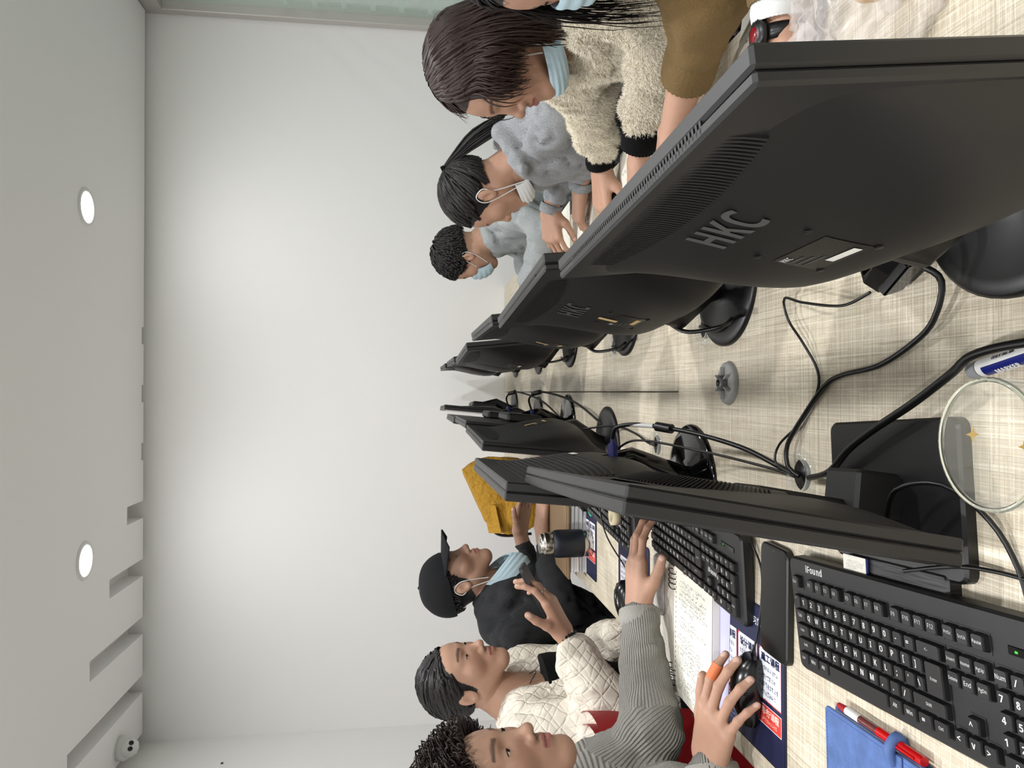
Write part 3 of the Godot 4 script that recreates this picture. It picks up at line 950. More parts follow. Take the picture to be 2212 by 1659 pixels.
func book(called: String, label: String, at: Vector3, turn: float, w: float, d: float, th: float, cover: Color, group := "") -> void:
	var o := thing(called, label, "book", at, turn, group)
	part(o, "pages", boxm(Vector3(w - 0.006, th - 0.003, d - 0.006), 0.0005, T(0.002, th / 2, 0)), M.paper)
	part(o, "cover", boxm(Vector3(w, 0.0015, d), 0.0004, T(0, th - 0.0008, 0)), mat(cover, 0.5))
	part(o, "cover", boxm(Vector3(w, 0.0015, d), 0.0004, T(0, 0.0008, 0)), mat(cover, 0.5))
	part(o, "spine", boxm(Vector3(0.002, th, d), 0.0005, T(-w / 2, th / 2, 0)), mat(cover, 0.5))

func phone(label: String, at: Transform3D, w: float, d: float, th: float, case_mat: Material) -> Node3D:
	var o := thing("mobile_phone", label, "phone")
	o.transform = at
	part(o, "case", slabm(w, d, 0.012, th, 0.002), case_mat)
	var s := part(o, "glass", slabm(w - 0.006, d - 0.006, 0.0095, 0.0008, 0.0003), M.gloss, T(0, th - 0.0004, 0))
	part(s, "front_lens", lathem([Vector2(0.0, 0.0009), Vector2(0.0016, 0.0009), Vector2(0.002, 0.0008)], 10), M.screen, T(0, 0, -d / 2 + 0.009))
	return o

func make_desk_things() -> void:
	M.mouse = mat(Color(0.03, 0.03, 0.032), 0.22)
	M.pad_print = tex_mat(pad_texture(), 0.6)
	var page7 := tex_mat(page_texture(560, 780, 21, 26, 0.9, Color(0.78, 0.77, 0.72)))
	var page_b := tex_mat(page_texture(420, 560, 8, 18, 0.75, Color(0.85, 0.85, 0.86)))
	var page_blank := tex_mat(page_texture(300, 420, 4, 24, 0.0, Color(0.78, 0.79, 0.8)))
	# near side, left: keyboard, phone, notebook with pen
	keyboard("black keyboard with white iFound print beside the black phone", Vector3(-0.283, TOP, -0.735), -85.5, Vector2(-0.165, -0.063))
	keyboard("black keyboard with iFound print above its arrow keys, under the reaching hand", Vector3(-0.287, TOP, -1.345), -94.0, Vector2(0.105, 0.021), 5.0)
	phone("black mobile phone in a black case lying between two keyboards", T(-0.313, TOP, -1.04, -91.5), 0.081, 0.168, 0.0115, M.satin)
	var o := thing("notebook", "blue leather-look notebook with strap in front of the near keyboard", "notebook", Vector3(-0.475, TOP, -0.785), -88)
	var leather := mat(Color(0.33, 0.45, 0.68), 0.6)
	leather.albedo_texture = noise_tex(0.02, 256, Color(0.82, 0.82, 0.82), Color.WHITE, 31)
	leather.heightmap_enabled = true
	leather.heightmap_texture = noise_tex(0.12, 256, Color.BLACK, Color.WHITE, 32)
	leather.heightmap_scale = 0.04
	tri_map(leather, 6.0)
	part(o, "pages", boxm(Vector3(0.205, 0.012, 0.142), 0.001, T(0, 0.008, 0.002)), M.paper)
	part(o, "cover", slabm(0.215, 0.15, 0.006, 0.0028, 0.001), leather, T(0, 0.0135, 0))
	part(o, "cover", slabm(0.215, 0.15, 0.006, 0.0022, 0.0008), leather)
	var st := G.new()
	for k in 46:
		st.box(Vector3(0.0028, 0.0005, 0.0006), T(-0.1 + k * 0.0044, 0.0166, -0.07))
	for k in 30:
		st.box(Vector3(0.0006, 0.0005, 0.0028), T(-0.1035, 0.0166, -0.066 + k * 0.0044))
	part(o, "stitching", st.mesh(), mat(Color(0.3, 0.42, 0.66), 0.7))
	part(o, "strap", boxm(Vector3(0.03, 0.003, 0.1), 0.001, T(0.03, 0.0175, -0.025)), leather)
	part(o, "strap_loop", tubem(curve([Vector3(0.03, 0.018, -0.062), Vector3(0.03, 0.0215, -0.078), Vector3(0.03, 0.012, -0.09), Vector3(0.03, 0.004, -0.08)], 0.004), 0.007, 0.007, 6), leather)
	o = thing("pen", "red-capped transparent pen held in the strap of the blue notebook", "pen", Vector3(-0.392, TOP + 0.012, -0.79), -88)
	part(o, "barrel", tubem(PackedVector3Array([Vector3(-0.06, 0, 0), Vector3(0.02, 0, 0)]), 0.0048, 0.0048, 12), mat(Color(0.4, 0.2, 0.2), 0.2))
	part(o, "end_cap", tubem(PackedVector3Array([Vector3(-0.08, 0, 0), Vector3(-0.062, 0, 0)]), 0.0035, 0.0052, 12), M.red)
	part(o, "white_sleeve", tubem(PackedVector3Array([Vector3(-0.062, 0, 0), Vector3(-0.035, 0, 0)]), 0.0051, 0.0051, 12), M.white)
	part(o, "cap", tubem(PackedVector3Array([Vector3(0.0, 0, 0), Vector3(0.072, 0, 0), Vector3(0.076, 0, 0)]), 0.0057, 0.0052, 12), mat(Color(0.7, 0.05, 0.06), 0.2))
	part(o, "clip", boxm(Vector3(0.035, 0.0015, 0.003), 0.0004, T(0.05, 0.0065, 0)), mat(Color(0.7, 0.05, 0.06), 0.2))
	# tumbler
	o = thing("glass_tumbler", "clear drinking glass with small gold stars near the square screen foot", "glass", Vector3(-0.036, TOP, -0.451))
	var gl := mat(Color(0.95, 0.98, 0.96, 0.05), 0.02)
	gl.transparency = BaseMaterial3D.TRANSPARENCY_ALPHA
	var solid := mat(Color(0.95, 0.98, 0.96, 0.02), 0.02)
	solid.transparency = BaseMaterial3D.TRANSPARENCY_ALPHA
	solid.refraction_enabled = true
	solid.refraction_scale = 0.05
	part(o, "wall", lathem([Vector2(0.036, 0.008), Vector2(0.0395, 0.03), Vector2(0.0428, 0.09), Vector2(0.0452, 0.16)], 56), gl)
	part(o, "inner_wall", lathem([Vector2(0.0338, 0.012), Vector2(0.0372, 0.03), Vector2(0.0404, 0.09), Vector2(0.0428, 0.16)], 56), gl)
	part(o, "rim", lathem([Vector2(0.0427, 0.16), Vector2(0.0452, 0.16), Vector2(0.0458, 0.1618), Vector2(0.0452, 0.1634), Vector2(0.044, 0.164), Vector2(0.0428, 0.1634), Vector2(0.0423, 0.1618), Vector2(0.0427, 0.16)], 56), solid)
	part(o, "base", lathem([Vector2(0.0, 0.0), Vector2(0.03, 0.0), Vector2(0.0345, 0.002), Vector2(0.036, 0.008), Vector2(0.0335, 0.011), Vector2(0.0, 0.0095)], 56), solid)
	var gold := mat(Color(0.82, 0.66, 0.05), 0.4, 0.3)
	for k in 16:
		var a := k * 2.4
		var y := 0.02 + 0.0082 * (k * 7 % 16)
		var rad := 0.0395 + 0.0033 * (y - 0.03) / 0.06 + 0.0004
		var sp := PackedVector2Array()
		for i in 8:
			var q := TAU * i / 8
			sp.append(Vector2(cos(q), sin(q)) * (0.0056 if i % 2 == 0 else 0.0021))
		var sg := G.new()
		sg.prism(sp, 0.0003)
		part(o, "gold_star", sg.mesh(), gold, Transform3D(Basis.from_euler(Vector3(0, -a, 0)) * Basis.from_euler(Vector3(0, 0, -PI / 2)), Vector3(cos(a) * rad, y, sin(a) * rad)))
	# marker pen
	o = thing("marker_pen", "white marker pen with blue band lying beside the drinking glass", "marker pen", Vector3(0.036, TOP + 0.009, -0.585), 0)
	o.transform = Transform3D(Basis.looking_at(Vector3(-0.014, 0, -0.062).normalized()), Vector3(0.03, TOP + 0.0092, -0.6))
	part(o, "barrel", tubem(PackedVector3Array([Vector3(0, 0, -0.035), Vector3(0, 0, 0.075)]), 0.0085, 0.0085, 18), M.white)
	part(o, "cap", tubem(PackedVector3Array([Vector3(0, 0, -0.048), Vector3(0, 0, -0.036)]), 0.0078, 0.0086, 18), mat(Color(0.55, 0.56, 0.57), 0.4))
	part(o, "blue_band", tubem(PackedVector3Array([Vector3(-0.0014, 0.0006, -0.028), Vector3(-0.0014, 0.0006, 0.06)]), 0.0078, 0.0078, 18), mat(Color(0.07, 0.11, 0.42), 0.4))
	part(o, "lettering", textm("MARKER", 0.005, true, 0.0003), M.print, Transform3D(Basis(Vector3(0, 0, 1), Vector3(0.55, 0.835, 0), Vector3(-0.835, 0.55, 0)), Vector3(-0.0093, 0.0052, 0.0)))
	part(o, "small_print", textm("QUICK DRY INK", 0.0028, false, 0.0003), M.black, Transform3D(Basis(Vector3(0, 0, 1), Vector3(-0.9, 0.42, 0), Vector3(-0.42, -0.9, 0)), Vector3(0.0036, 0.0081, 0.0)))
	# faceted black charger on the right
	o = thing("headset_dock", "angular glossy black plastic device with thin cable under the HKC monitor", "electronic device", Vector3(0.155, TOP, -0.742), 22)
	var g := G.new()
	var rg := []
	for sct in [[-0.062, 0.016, 0.016], [-0.05, 0.026, 0.03], [-0.01, 0.033, 0.042], [0.03, 0.03, 0.036], [0.055, 0.022, 0.024], [0.066, 0.014, 0.014]]:
		var ring := PackedVector3Array()
		for q in [[-1, 0], [-0.95, 0.5], [-0.5, 1], [0.5, 1], [0.95, 0.5], [1, 0]]:
			ring.append(Vector3(q[0] * sct[1], q[1] * sct[2] + 0.002, sct[0]))
		rg.append(ring)
	g.loft(rg, true, true, -1)
	var dev := part(o, "body", g.mesh(), M.satin)
	part(dev, "gloss_panel", boxm(Vector3(0.03, 0.004, 0.04), 0.001, T(0, 0.044, -0.012, 0, -4)), M.gloss)
	part(dev, "wing", boxm(Vector3(0.012, 0.03, 0.05), 0.002, T(-0.032, 0.022, 0.0, 10, 0, 20)), M.gloss)
	for k in 4:
		part(dev, "slot", boxm(Vector3(0.012, 0.001, 0.002), 0, T(0.012, 0.0385, 0.022 + 0.005 * k, 0, 12)), M.satin)
	# pads, mice, notebook of the man in the ribbed sweater
	mouse_pad("navy mouse pad with white cards under the moving mouse hand", Vector3(-0.452, TOP, -1.147), -90)
	mouse_pad("navy mouse pad under the mouse before the quilted jacket", Vector3(-0.475, TOP, -1.765), -90)
	mouse_pad("navy mouse pad under the thermos flask", Vector3(-0.445, TOP, -2.245), -90)
	mouse("glossy black mouse under the hand with an orange plaster", Vector3(-0.472, TOP + 0.002, -1.115), -97, "black desk mice")
	mouse("black mouse standing idle before the quilted jacket", Vector3(-0.522, TOP + 0.002, -1.775), -72, "black desk mice")
	mouse("black mouse under the hand of the fleece jacket", Vector3(0.475, TOP, -1.865), 95, "black desk mice")
	o = thing("ring_notebook", "open ring notebook full of handwriting under the grey sleeve", "notebook", Vector3(-0.478, TOP, -1.345), -92)
	part(o, "page_block", boxm(Vector3(0.186, 0.015, 0.25), 0.002, T(0.0, 0.0095, 0.0)), M.paper)
	sheet_part(o, "right_page", 0.186, 0.25, 0.0006, page7, M.paper, T(0, 0.017, 0))
	part(o, "back_board", boxm(Vector3(0.192, 0.0018, 0.256), 0.0004, T(0, 0.001, 0)), M.tape)
	sheet_part(o, "left_page", 0.15, 0.25, 0.0012, page_blank, M.paper, T(-0.17, 0.006, 0, 0, 0, -2))
	for k in 24:
		part(o, "punched_hole", lathem([Vector2(0.0, 0.0003), Vector2(0.0022, 0.0003), Vector2(0.0024, 0.0)], 8), mat(Color(0.6, 0.55, 0.4), 0.7), T(-0.083, 0.0177, -0.115 + 0.01 * k))
	for k in 8:
		var zz: float = [-0.112, -0.102, -0.092, -0.082, 0.082, 0.092, 0.102, 0.112][k]
		var rp := []
		for i in 9:
			var a := PI * i / 8.0
			rp.append(Vector3(-0.1 + 0.017 * cos(a), 0.012 + 0.014 * sin(a), zz + 0.003 * sin(a * 2)))
		part(o, "ring", tubem(PackedVector3Array(rp), 0.0011, 0.0011, 6), M.black)
	part(o, "binder_clip", boxm(Vector3(0.018, 0.012, 0.01), 0.002, T(-0.03, 0.016, -0.128)), M.steel)
	o = thing("plastic_folder", "translucent lilac folder sticking out under the ring notebook", "folder", Vector3(-0.47, TOP + 0.0026, -1.262), -93)
	part(o, "sleeve", slabm(0.1, 0.22, 0.008, 0.0008), mat(Color(0.78, 0.78, 0.9), 0.25))
	o = thing("case_white", "white rounded plastic case beneath the reaching wrist", "case", Vector3(-0.415, TOP, -1.545), -88)
	o.name = numbered("plastic_case")
	part(o, "shell", slabm(0.055, 0.13, 0.02, 0.018, 0.006), M.white)
	part(o, "lid_seam", slabm(0.0555, 0.1305, 0.0202, 0.0008), M.logo, T(0, 0.009, 0))
	# sticker with handwriting on the screen foot
	o = thing("name_sticker", "white name sticker with handwriting on the square screen foot", "sticker", Vector3(-0.212, TOP + 0.0165, -0.822), -86)
	sheet_part(o, "label", 0.045, 0.03, 0.004, page_b, mat(Color(0.25, 0.3, 0.6), 0.5))
	# thermos flask and the stack behind it
	o = thing("thermos_flask", "short navy vacuum flask with steel lid and base", "flask", Vector3(-0.455, TOP + 0.0022, -2.185))
	part(o, "steel_base", lathem([Vector2(0.0, 0.0), Vector2(0.037, 0.0), Vector2(0.0395, 0.003), Vector2(0.0395, 0.026)], 48), M.steel)
	part(o, "body", lathem([Vector2(0.0395, 0.026), Vector2(0.0415, 0.029), Vector2(0.0418, 0.1), Vector2(0.0405, 0.11), Vector2(0.036, 0.1175), Vector2(0.0355, 0.118)], 48), mat(Color(0.055, 0.08, 0.125), 0.45))
	var lid := part(o, "lid", lathem([Vector2(0.034, 0.118), Vector2(0.0345, 0.12), Vector2(0.0345, 0.142), Vector2(0.0335, 0.1445), Vector2(0.031, 0.1455), Vector2(0.0305, 0.152), Vector2(0.0275, 0.157), Vector2(0.0, 0.159)], 48), M.steel)
	part(lid, "groove", lathem([Vector2(0.0346, 0.1175), Vector2(0.0352, 0.1185), Vector2(0.0346, 0.1195)], 48), M.black)
	var cols := [Color(0.85, 0.85, 0.86), Color(0.6, 0.6, 0.62), Color(0.9, 0.9, 0.9), Color(0.7, 0.71, 0.74)]
	var words := ["lowest pale book of the stack behind the thermos flask", "second pale book up the stack behind the thermos flask", "third pale book up the stack behind the thermos flask", "top pale book of the stack, under the brown envelope"]
	for k in 4:
		book("book", words[k], Vector3(-0.46 + 0.006 * (k % 2), TOP + 0.0125 * k + (0.0022 if k == 0 else 0.0025), -2.385), -90 + [1, -2, 2, 0][k], 0.29, 0.205, 0.0122, cols[k], "pale books stacked behind the thermos")
	o = thing("envelope", "brown kraft envelope lying on the stack of pale books", "envelope", Vector3(-0.462, TOP + 0.053, -2.4), -91)
	part(o, "body", boxm(Vector3(0.33, 0.008, 0.225), 0.002, T(0, 0.004, 0)), mat(Color(0.45, 0.36, 0.25), 0.75))
	part(o, "flap", boxm(Vector3(0.05, 0.001, 0.22), 0.0003, T(0.12, 0.0086, 0)), mat(Color(0.48, 0.385, 0.27), 0.75))
	part(o, "white_tab", boxm(Vector3(0.02, 0.001, 0.03), 0, T(0.172, 0.004, 0.02)), M.paper)
	keyboard("black keyboard half hidden under the ridged screen, before the quilted jacket", Vector3(-0.305, TOP, -1.92), -95, Vector2(0.105, 0.021))
	o = thing("paper_cup", "cream paper cup behind the corner of the vented screen", "cup", Vector3(-0.307, TOP + 0.03, -1.79))
	o.name = numbered("sticky_roll")
	o.set_meta("label", "cream adhesive roll lying on the half hidden keyboard")
	o.set_meta("category", "tape roll")
	part(o, "roll", lathem([Vector2(0.013, 0.0), Vector2(0.024, 0.0), Vector2(0.024, 0.02), Vector2(0.013, 0.02), Vector2(0.013, 0.0)], 28), mat(Color(0.85, 0.8, 0.66), 0.6))
	mouse("black mouse beside the pale book stack, a green cord at its side", Vector3(-0.31, TOP, -2.22), -80, "black desk mice")
	o = thing("cable", "mint green cord beside the book stack", "cable")
	part(o, "lead", tubem(curve([Vector3(-0.27, TOP + 0.02, -2.3), Vector3(-0.3, TOP + 0.012, -2.19), Vector3(-0.345, TOP + 0.006, -2.15), Vector3(-0.37, TOP + 0.006, -2.17), Vector3(-0.33, TOP + 0.006, -2.25)], 0.01), 0.003), mat(Color(0.25, 0.7, 0.5), 0.5))
	# far left: backpack, small gear, tablet
	make_backpack()
	keyboard("black keyboard in the gap between two far screens", Vector3(-0.335, TOP, -2.62), -90, Vector2(0.105, 0.021))
	book("book", "thin red book beside the keyboard between two far screens", Vector3(-0.34, TOP, -2.945), -90, 0.15, 0.21, 0.012, Color(0.7, 0.14, 0.14))
	o = thing("power_adapter", "grey power adapter behind the yellow backpack's front", "adapter", Vector3(-0.215, TOP, -3.0), 4)
	part(o, "brick", boxm(Vector3(0.09, 0.032, 0.13), 0.004, T(0, 0.016, 0)), mat(Color(0.3, 0.29, 0.28), 0.5))
	part(o, "plug", boxm(Vector3(0.03, 0.02, 0.02), 0.003, T(0, 0.015, 0.074)), M.black)
	o = thing("computer_mouse", "dark coiled cable heap beside the grey power adapter", "cable", Vector3(-0.22, TOP, -3.3))
	o.name = numbered("cable_heap")
	var cp := []
	for k in 60:
		var a := k * 0.5
		cp.append(Vector3(cos(a) * (0.04 + 0.012 * sin(k * 1.7)), 0.006 + 0.0012 * k, sin(a) * (0.05 + 0.01 * cos(k * 2.3))))
	part(o, "lead", tubem(curve(cp, 0.012), 0.0028, 0.0028, 6), M.cable)
	phone("dark tablet with a yellow picture under the cap wearer's hand", T(-0.52, TOP, -2.9, -80), 0.13, 0.2, 0.008, M.satin)
	# right side papers
	paper("white sheet with handwriting beside the black wristwatch", Vector3(0.475, TOP, -1.085), 72, 0.21, 0.29, page_b, 0.003)
	book("notebook", "dark blue pad under the handwritten sheet by the brown sleeve", Vector3(0.4, TOP, -1.33), 80, 0.19, 0.25, 0.0025, Color(0.04, 0.07, 0.2))
	o = thing("spiral_notebook", "open spiral notebook under the black knitted cuff", "notebook", Vector3(0.492, TOP, -1.66), 92)
	part(o, "back_board", boxm(Vector3(0.36, 0.003, 0.25), 0.0006, T(0, 0.0015, 0)), M.black)
	sheet_part(o, "left_page", 0.172, 0.245, 0.005, page_blank, M.paper, T(-0.09, 0.003, 0))
	sheet_part(o, "right_page", 0.172, 0.245, 0.006, page_b, M.paper, T(0.09, 0.003, 0))
	for k in 9:
		var rp := []
		for i in 8:
			var a := PI * i / 7.0
			rp.append(Vector3(0.011 * cos(a), 0.008 + 0.011 * sin(a), -0.1 + 0.025 * k))
		part(o, "ring", tubem(PackedVector3Array(rp), 0.0013, 0.0013, 6), M.black)
	paper("white worksheet under the hands of the girl with ponytail", Vector3(0.5, TOP, -2.26), 84, 0.21, 0.3, page_b, 0.004)
	paper("blank white sheet next to the worksheet of the ponytail girl", Vector3(0.5, TOP, -2.56), 93, 0.21, 0.29, page_blank, 0.003)
	o = thing("computer_mouse", "black mouse on the desk before the short-haired student", "mouse", Vector3(0.33, TOP, -2.9), 90)
	part(o, "body", slabm(0.06, 0.11, 0.028, 0.03, 0.012), M.mouse)
	make_bag()
	make_cables()

func make_backpack() -> void:
	var o := thing("backpack", "yellow canvas backpack with black zip standing on the desk", "backpack", Vector3(-0.44, TOP, -3.15), 8)
	var cloth := mat(Color(0.67, 0.5, 0.11), 0.8)
	cloth.heightmap_enabled = true
	cloth.heightmap_texture = noise_tex(0.03, 256, Color.BLACK, Color.WHITE, 41, 3)
	cloth.heightmap_scale = 0.8
	tri_map(cloth, 4.0)
	var body := func(wide: float, deep: float, tall: float, lean: float) -> ArrayMesh:
		var rings := []
		for i in 13:
			var t := i / 12.0
			var sc := pow(maxf(sin(PI * (0.1 + 0.8 * t)), 0.0), 0.35)
			var ring := PackedVector3Array()
			for k in 28:
				var a := TAU * k / 28
				var cx := signf(cos(a)) * pow(absf(cos(a)), 0.55)
				var cz := signf(sin(a)) * pow(absf(sin(a)), 0.55)
				var dent := 1.0 + 0.035 * sin(a * 5 + t * 9)
				var y := tall * t * (1.0 + lean * cx)
				ring.append(Vector3(cx * wide / 2 * sc * dent, y, cz * deep / 2 * sc * dent))
			rings.append(ring)
		var g := G.new()
		g.loft(rings)
		return g.mesh()
	part(o, "body", body.call(0.33, 0.17, 0.27, 0.18), cloth)
	part(o, "front_pocket", body.call(0.26, 0.09, 0.15, 0.05), cloth, T(-0.02, 0.0, 0.085))
	part(o, "zip", tubem(curve([Vector3(-0.165, 0.03, 0.03), Vector3(-0.165, 0.17, 0.02), Vector3(-0.08, 0.225, 0.025), Vector3(0.08, 0.27, 0.025), Vector3(0.16, 0.2, 0.02)], 0.02), 0.006, 0.006, 8), M.black)
	part(o, "handle", tubem(curve([Vector3(0.03, 0.25, 0.0), Vector3(0.05, 0.285, 0.0), Vector3(0.1, 0.285, 0.0), Vector3(0.12, 0.255, 0.0)], 0.01), 0.007, 0.007, 8), cloth)
	part(o, "flap", boxm(Vector3(0.12, 0.004, 0.09), 0.002, T(-0.1, 0.2, 0.06, 0, 30, 14)), cloth)

func make_bag() -> void:
	# thin plastic carrier bag on the right
	var o := thing("plastic_bag", "crumpled translucent white carrier bag beside the wristwatch", "plastic bag", Vector3(0.475, TOP, -0.79))
	var film := mat(Color(0.9, 0.88, 0.87, 0.3), 0.35)
	film.transparency = BaseMaterial3D.TRANSPARENCY_ALPHA
	film.roughness = 0.3
	var n := FastNoiseLite.new()
	n.seed = 4
	n.frequency = 9.0
	n.fractal_octaves = 3
	n.fractal_type = FastNoiseLite.FRACTAL_RIDGED
	var g := G.new()
	var blob := func(u: float, v: float) -> Vector3:
		var a := u * TAU
		var d := Vector3(cos(a) * sin(v * 1.75), cos(v * 1.75), sin(a) * sin(v * 1.75))
		var r := 1.0 + 0.2 * n.get_noise_3dv(d * 0.35)
		return Vector3(d.x * 0.11 * r, maxf(d.y * 0.075 * r + 0.004, 0.003), d.z * 0.12 * r)
	g.grid(64, 26, blob, Vector3.UP, 0, Vector3(0, 0.02, 0))
	part(o, "film", g.mesh(), film)
	part(o, "handle", tubem(curve([Vector3(-0.03, 0.06, -0.05), Vector3(-0.06, 0.085, -0.08), Vector3(-0.09, 0.05, -0.1), Vector3(-0.1, 0.012, -0.11)], 0.01), 0.01, 0.004, 8), film)
	o = thing("fruit", "yellow fruit inside the crumpled carrier bag", "fruit", Vector3(0.47, TOP + 0.033, -0.76))
	part(o, "skin", lathem([Vector2(0.0, -0.03), Vector2(0.018, -0.026), Vector2(0.03, -0.01), Vector2(0.032, 0.005), Vector2(0.024, 0.022), Vector2(0.006, 0.03), Vector2(0.0, 0.029)], 24), mat(Color(0.8, 0.6, 0.1), 0.45))
	part(o, "stalk", tubem(PackedVector3Array([Vector3(0, 0.028, 0), Vector3(0.003, 0.038, 0)]), 0.0025, 0.002, 6), M.tape)

func make_cables() -> void:
	var y := TOP + 0.004
	cord("thin black cable running from the angular device to the clear grommet", [Vector3(0.116, y + 0.01, -0.798), Vector3(0.105, y + 0.02, -0.839), Vector3(0.117, y + 0.03, -0.91), Vector3(0.131, y + 0.02, -0.978), Vector3(0.102, y + 0.012, -0.983), Vector3(0.067, y + 0.008, -0.951), Vector3(0.028, y, -0.928), Vector3(-0.003, y, -0.931), Vector3(-0.042, y, -0.97), Vector3(-0.078, y + 0.006, -1.022), Vector3(-0.105, y + 0.012, -1.02), Vector3(-0.118, y + 0.004, -0.98)], 0.0019)
	cord("thick black cable looping from under the HKC monitor to the grommet", [Vector3(0.16, y + 0.06, -0.716), Vector3(0.128, y + 0.04, -0.676), Vector3(0.109, y + 0.022, -0.666), Vector3(0.074, y + 0.012, -0.69), Vector3(0.053, y + 0.006, -0.728), Vector3(0.03, y + 0.004, -0.792), Vector3(0.021, y + 0.002, -0.866), Vector3(0.008, y + 0.001, -0.908), Vector3(-0.028, y + 0.002, -0.954), Vector3(-0.075, y + 0.01, -0.99), Vector3(-0.107, y + 0.012, -0.985), Vector3(-0.118, y + 0.004, -0.97)], 0.0034)
	cord("thick black cable rising over the square foot past the drinking glass", [Vector3(0.06, y + 0.004, -0.4), Vector3(0.045, y + 0.016, -0.53), Vector3(0.039, y + 0.024, -0.594), Vector3(0.031, y + 0.026, -0.628), Vector3(0.018, y + 0.027, -0.646), Vector3(-0.012, y + 0.03, -0.698), Vector3(-0.044, y + 0.03, -0.767), Vector3(-0.068, y + 0.03, -0.811), Vector3(-0.101, y + 0.022, -0.866), Vector3(-0.117, y + 0.006, -0.94)], 0.0044)
	cord("black lead hanging from the bottom corner of the vented monitor", [Vector3(-0.14, TOP + 0.05, -0.72), Vector3(-0.1, TOP + 0.06, -0.69), Vector3(-0.09, TOP + 0.04, -0.65), Vector3(-0.12, TOP + 0.015, -0.62), Vector3(-0.16, y, -0.6), Vector3(-0.2, y, -0.585)], 0.0026)
	cord("black keyboard lead crossing the desk by the brushed screen foot", [Vector3(-0.19, TOP + 0.03, -0.72), Vector3(-0.172, TOP + 0.015, -0.66), Vector3(-0.168, y, -0.6), Vector3(-0.172, y, -0.52), Vector3(-0.18, y, -0.42)], 0.0022)
	cord("black lead of the keyboard curving past the phone", [Vector3(-0.22, TOP + 0.015, -1.13), Vector3(-0.27, y, -1.095), Vector3(-0.33, y, -1.092), Vector3(-0.39, y + 0.002, -1.105), Vector3(-0.417, y + 0.006, -1.115)], 0.0018)
	cord("thin mouse lead running from the idle mouse under the screen", [Vector3(-0.467, y + 0.008, -1.77), Vector3(-0.44, y + 0.01, -1.778), Vector3(-0.36, y + 0.05, -1.82), Vector3(-0.28, y + 0.06, -1.84), Vector3(-0.2, y + 0.03, -1.86)], 0.002)
	# blue-plugged screen cable on the ridged screen
	var o := thing("screen_cable", "black screen cable with blue plug and white sleeve on the ridged monitor", "cable")
	part(o, "plug", boxm(Vector3(0.042, 0.013, 0.03), 0.003, T(-0.118, TOP + 0.165, -1.362)), M.vga)
	part(o, "strain_relief", tubem(PackedVector3Array([Vector3(-0.1, TOP + 0.165, -1.362), Vector3(-0.085, TOP + 0.166, -1.362)]), 0.0055, 0.004, 10), M.vga)
	part(o, "lead", tubem(curve([Vector3(-0.09, TOP + 0.166, -1.362), Vector3(-0.068, TOP + 0.163, -1.35), Vector3(-0.06, TOP + 0.14, -1.32), Vector3(-0.062, TOP + 0.11, -1.28), Vector3(-0.07, TOP + 0.07, -1.2), Vector3(-0.088, TOP + 0.03, -1.1), Vector3(-0.11, TOP + 0.01, -1.02), Vector3(-0.117, TOP + 0.004, -0.985)], 0.012), 0.004, 0.004, 8), M.cable)
	part(o, "white_sleeve", tubem(PackedVector3Array([Vector3(-0.0605, TOP + 0.142, -1.324), Vector3(-0.0612, TOP + 0.112, -1.283)]), 0.0044, 0.0044, 10), M.white)
	part(o, "ferrite_bead", tubem(PackedVector3Array([Vector3(-0.062, TOP + 0.108, -1.276), Vector3(-0.065, TOP + 0.092, -1.245)]), 0.0085, 0.0085, 14), M.black)
	cord("thin black lead from the ridged monitor across its glossy foot", [Vector3(-0.12, TOP + 0.16, -1.385), Vector3(-0.09, TOP + 0.13, -1.33), Vector3(-0.1, TOP + 0.06, -1.2), Vector3(-0.112, TOP + 0.02, -1.06), Vector3(-0.12, TOP + 0.004, -0.99)], 0.0022)
	cord("grey-black lead from the taped monitor's neck to the grommet", [Vector3(-0.1, TOP + 0.08, -1.95), Vector3(-0.088, TOP + 0.02, -1.86), Vector3(-0.1, y, -1.74), Vector3(-0.115, y + 0.006, -1.62), Vector3(-0.118, y, -1.585)], 0.0028)
	# far left pair with blue plugs
	for k in 2:
		var z: float = [-2.5, -3.08][k]
		var c := thing("screen_cable", ["black screen cable with blue plug on the flat-backed monitor", "black screen cable with blue plug on the slim monitor"][k], "cable", Vector3.ZERO, 0.0, "blue-plugged screen cables on far monitors")
		part(c, "plug", boxm(Vector3(0.03, 0.013, 0.042), 0.003, T(-0.075, TOP + 0.13, z)), M.vga)
		part(c, "lead", tubem(curve([Vector3(-0.06, TOP + 0.13, z), Vector3(-0.02, TOP + 0.14, z + 0.02), Vector3(0.0, TOP + 0.11, z + 0.1), Vector3(-0.03, TOP + 0.05, z + 0.3), Vector3(-0.09, TOP + 0.01, z + 0.48)], 0.012), 0.0036, 0.0036, 7), M.cable)
		part(c, "ferrite_bead", tubem(PackedVector3Array([Vector3(-0.006, TOP + 0.132, z + 0.045), Vector3(0.0, TOP + 0.115, z + 0.085)]), 0.008, 0.008, 12), M.black)
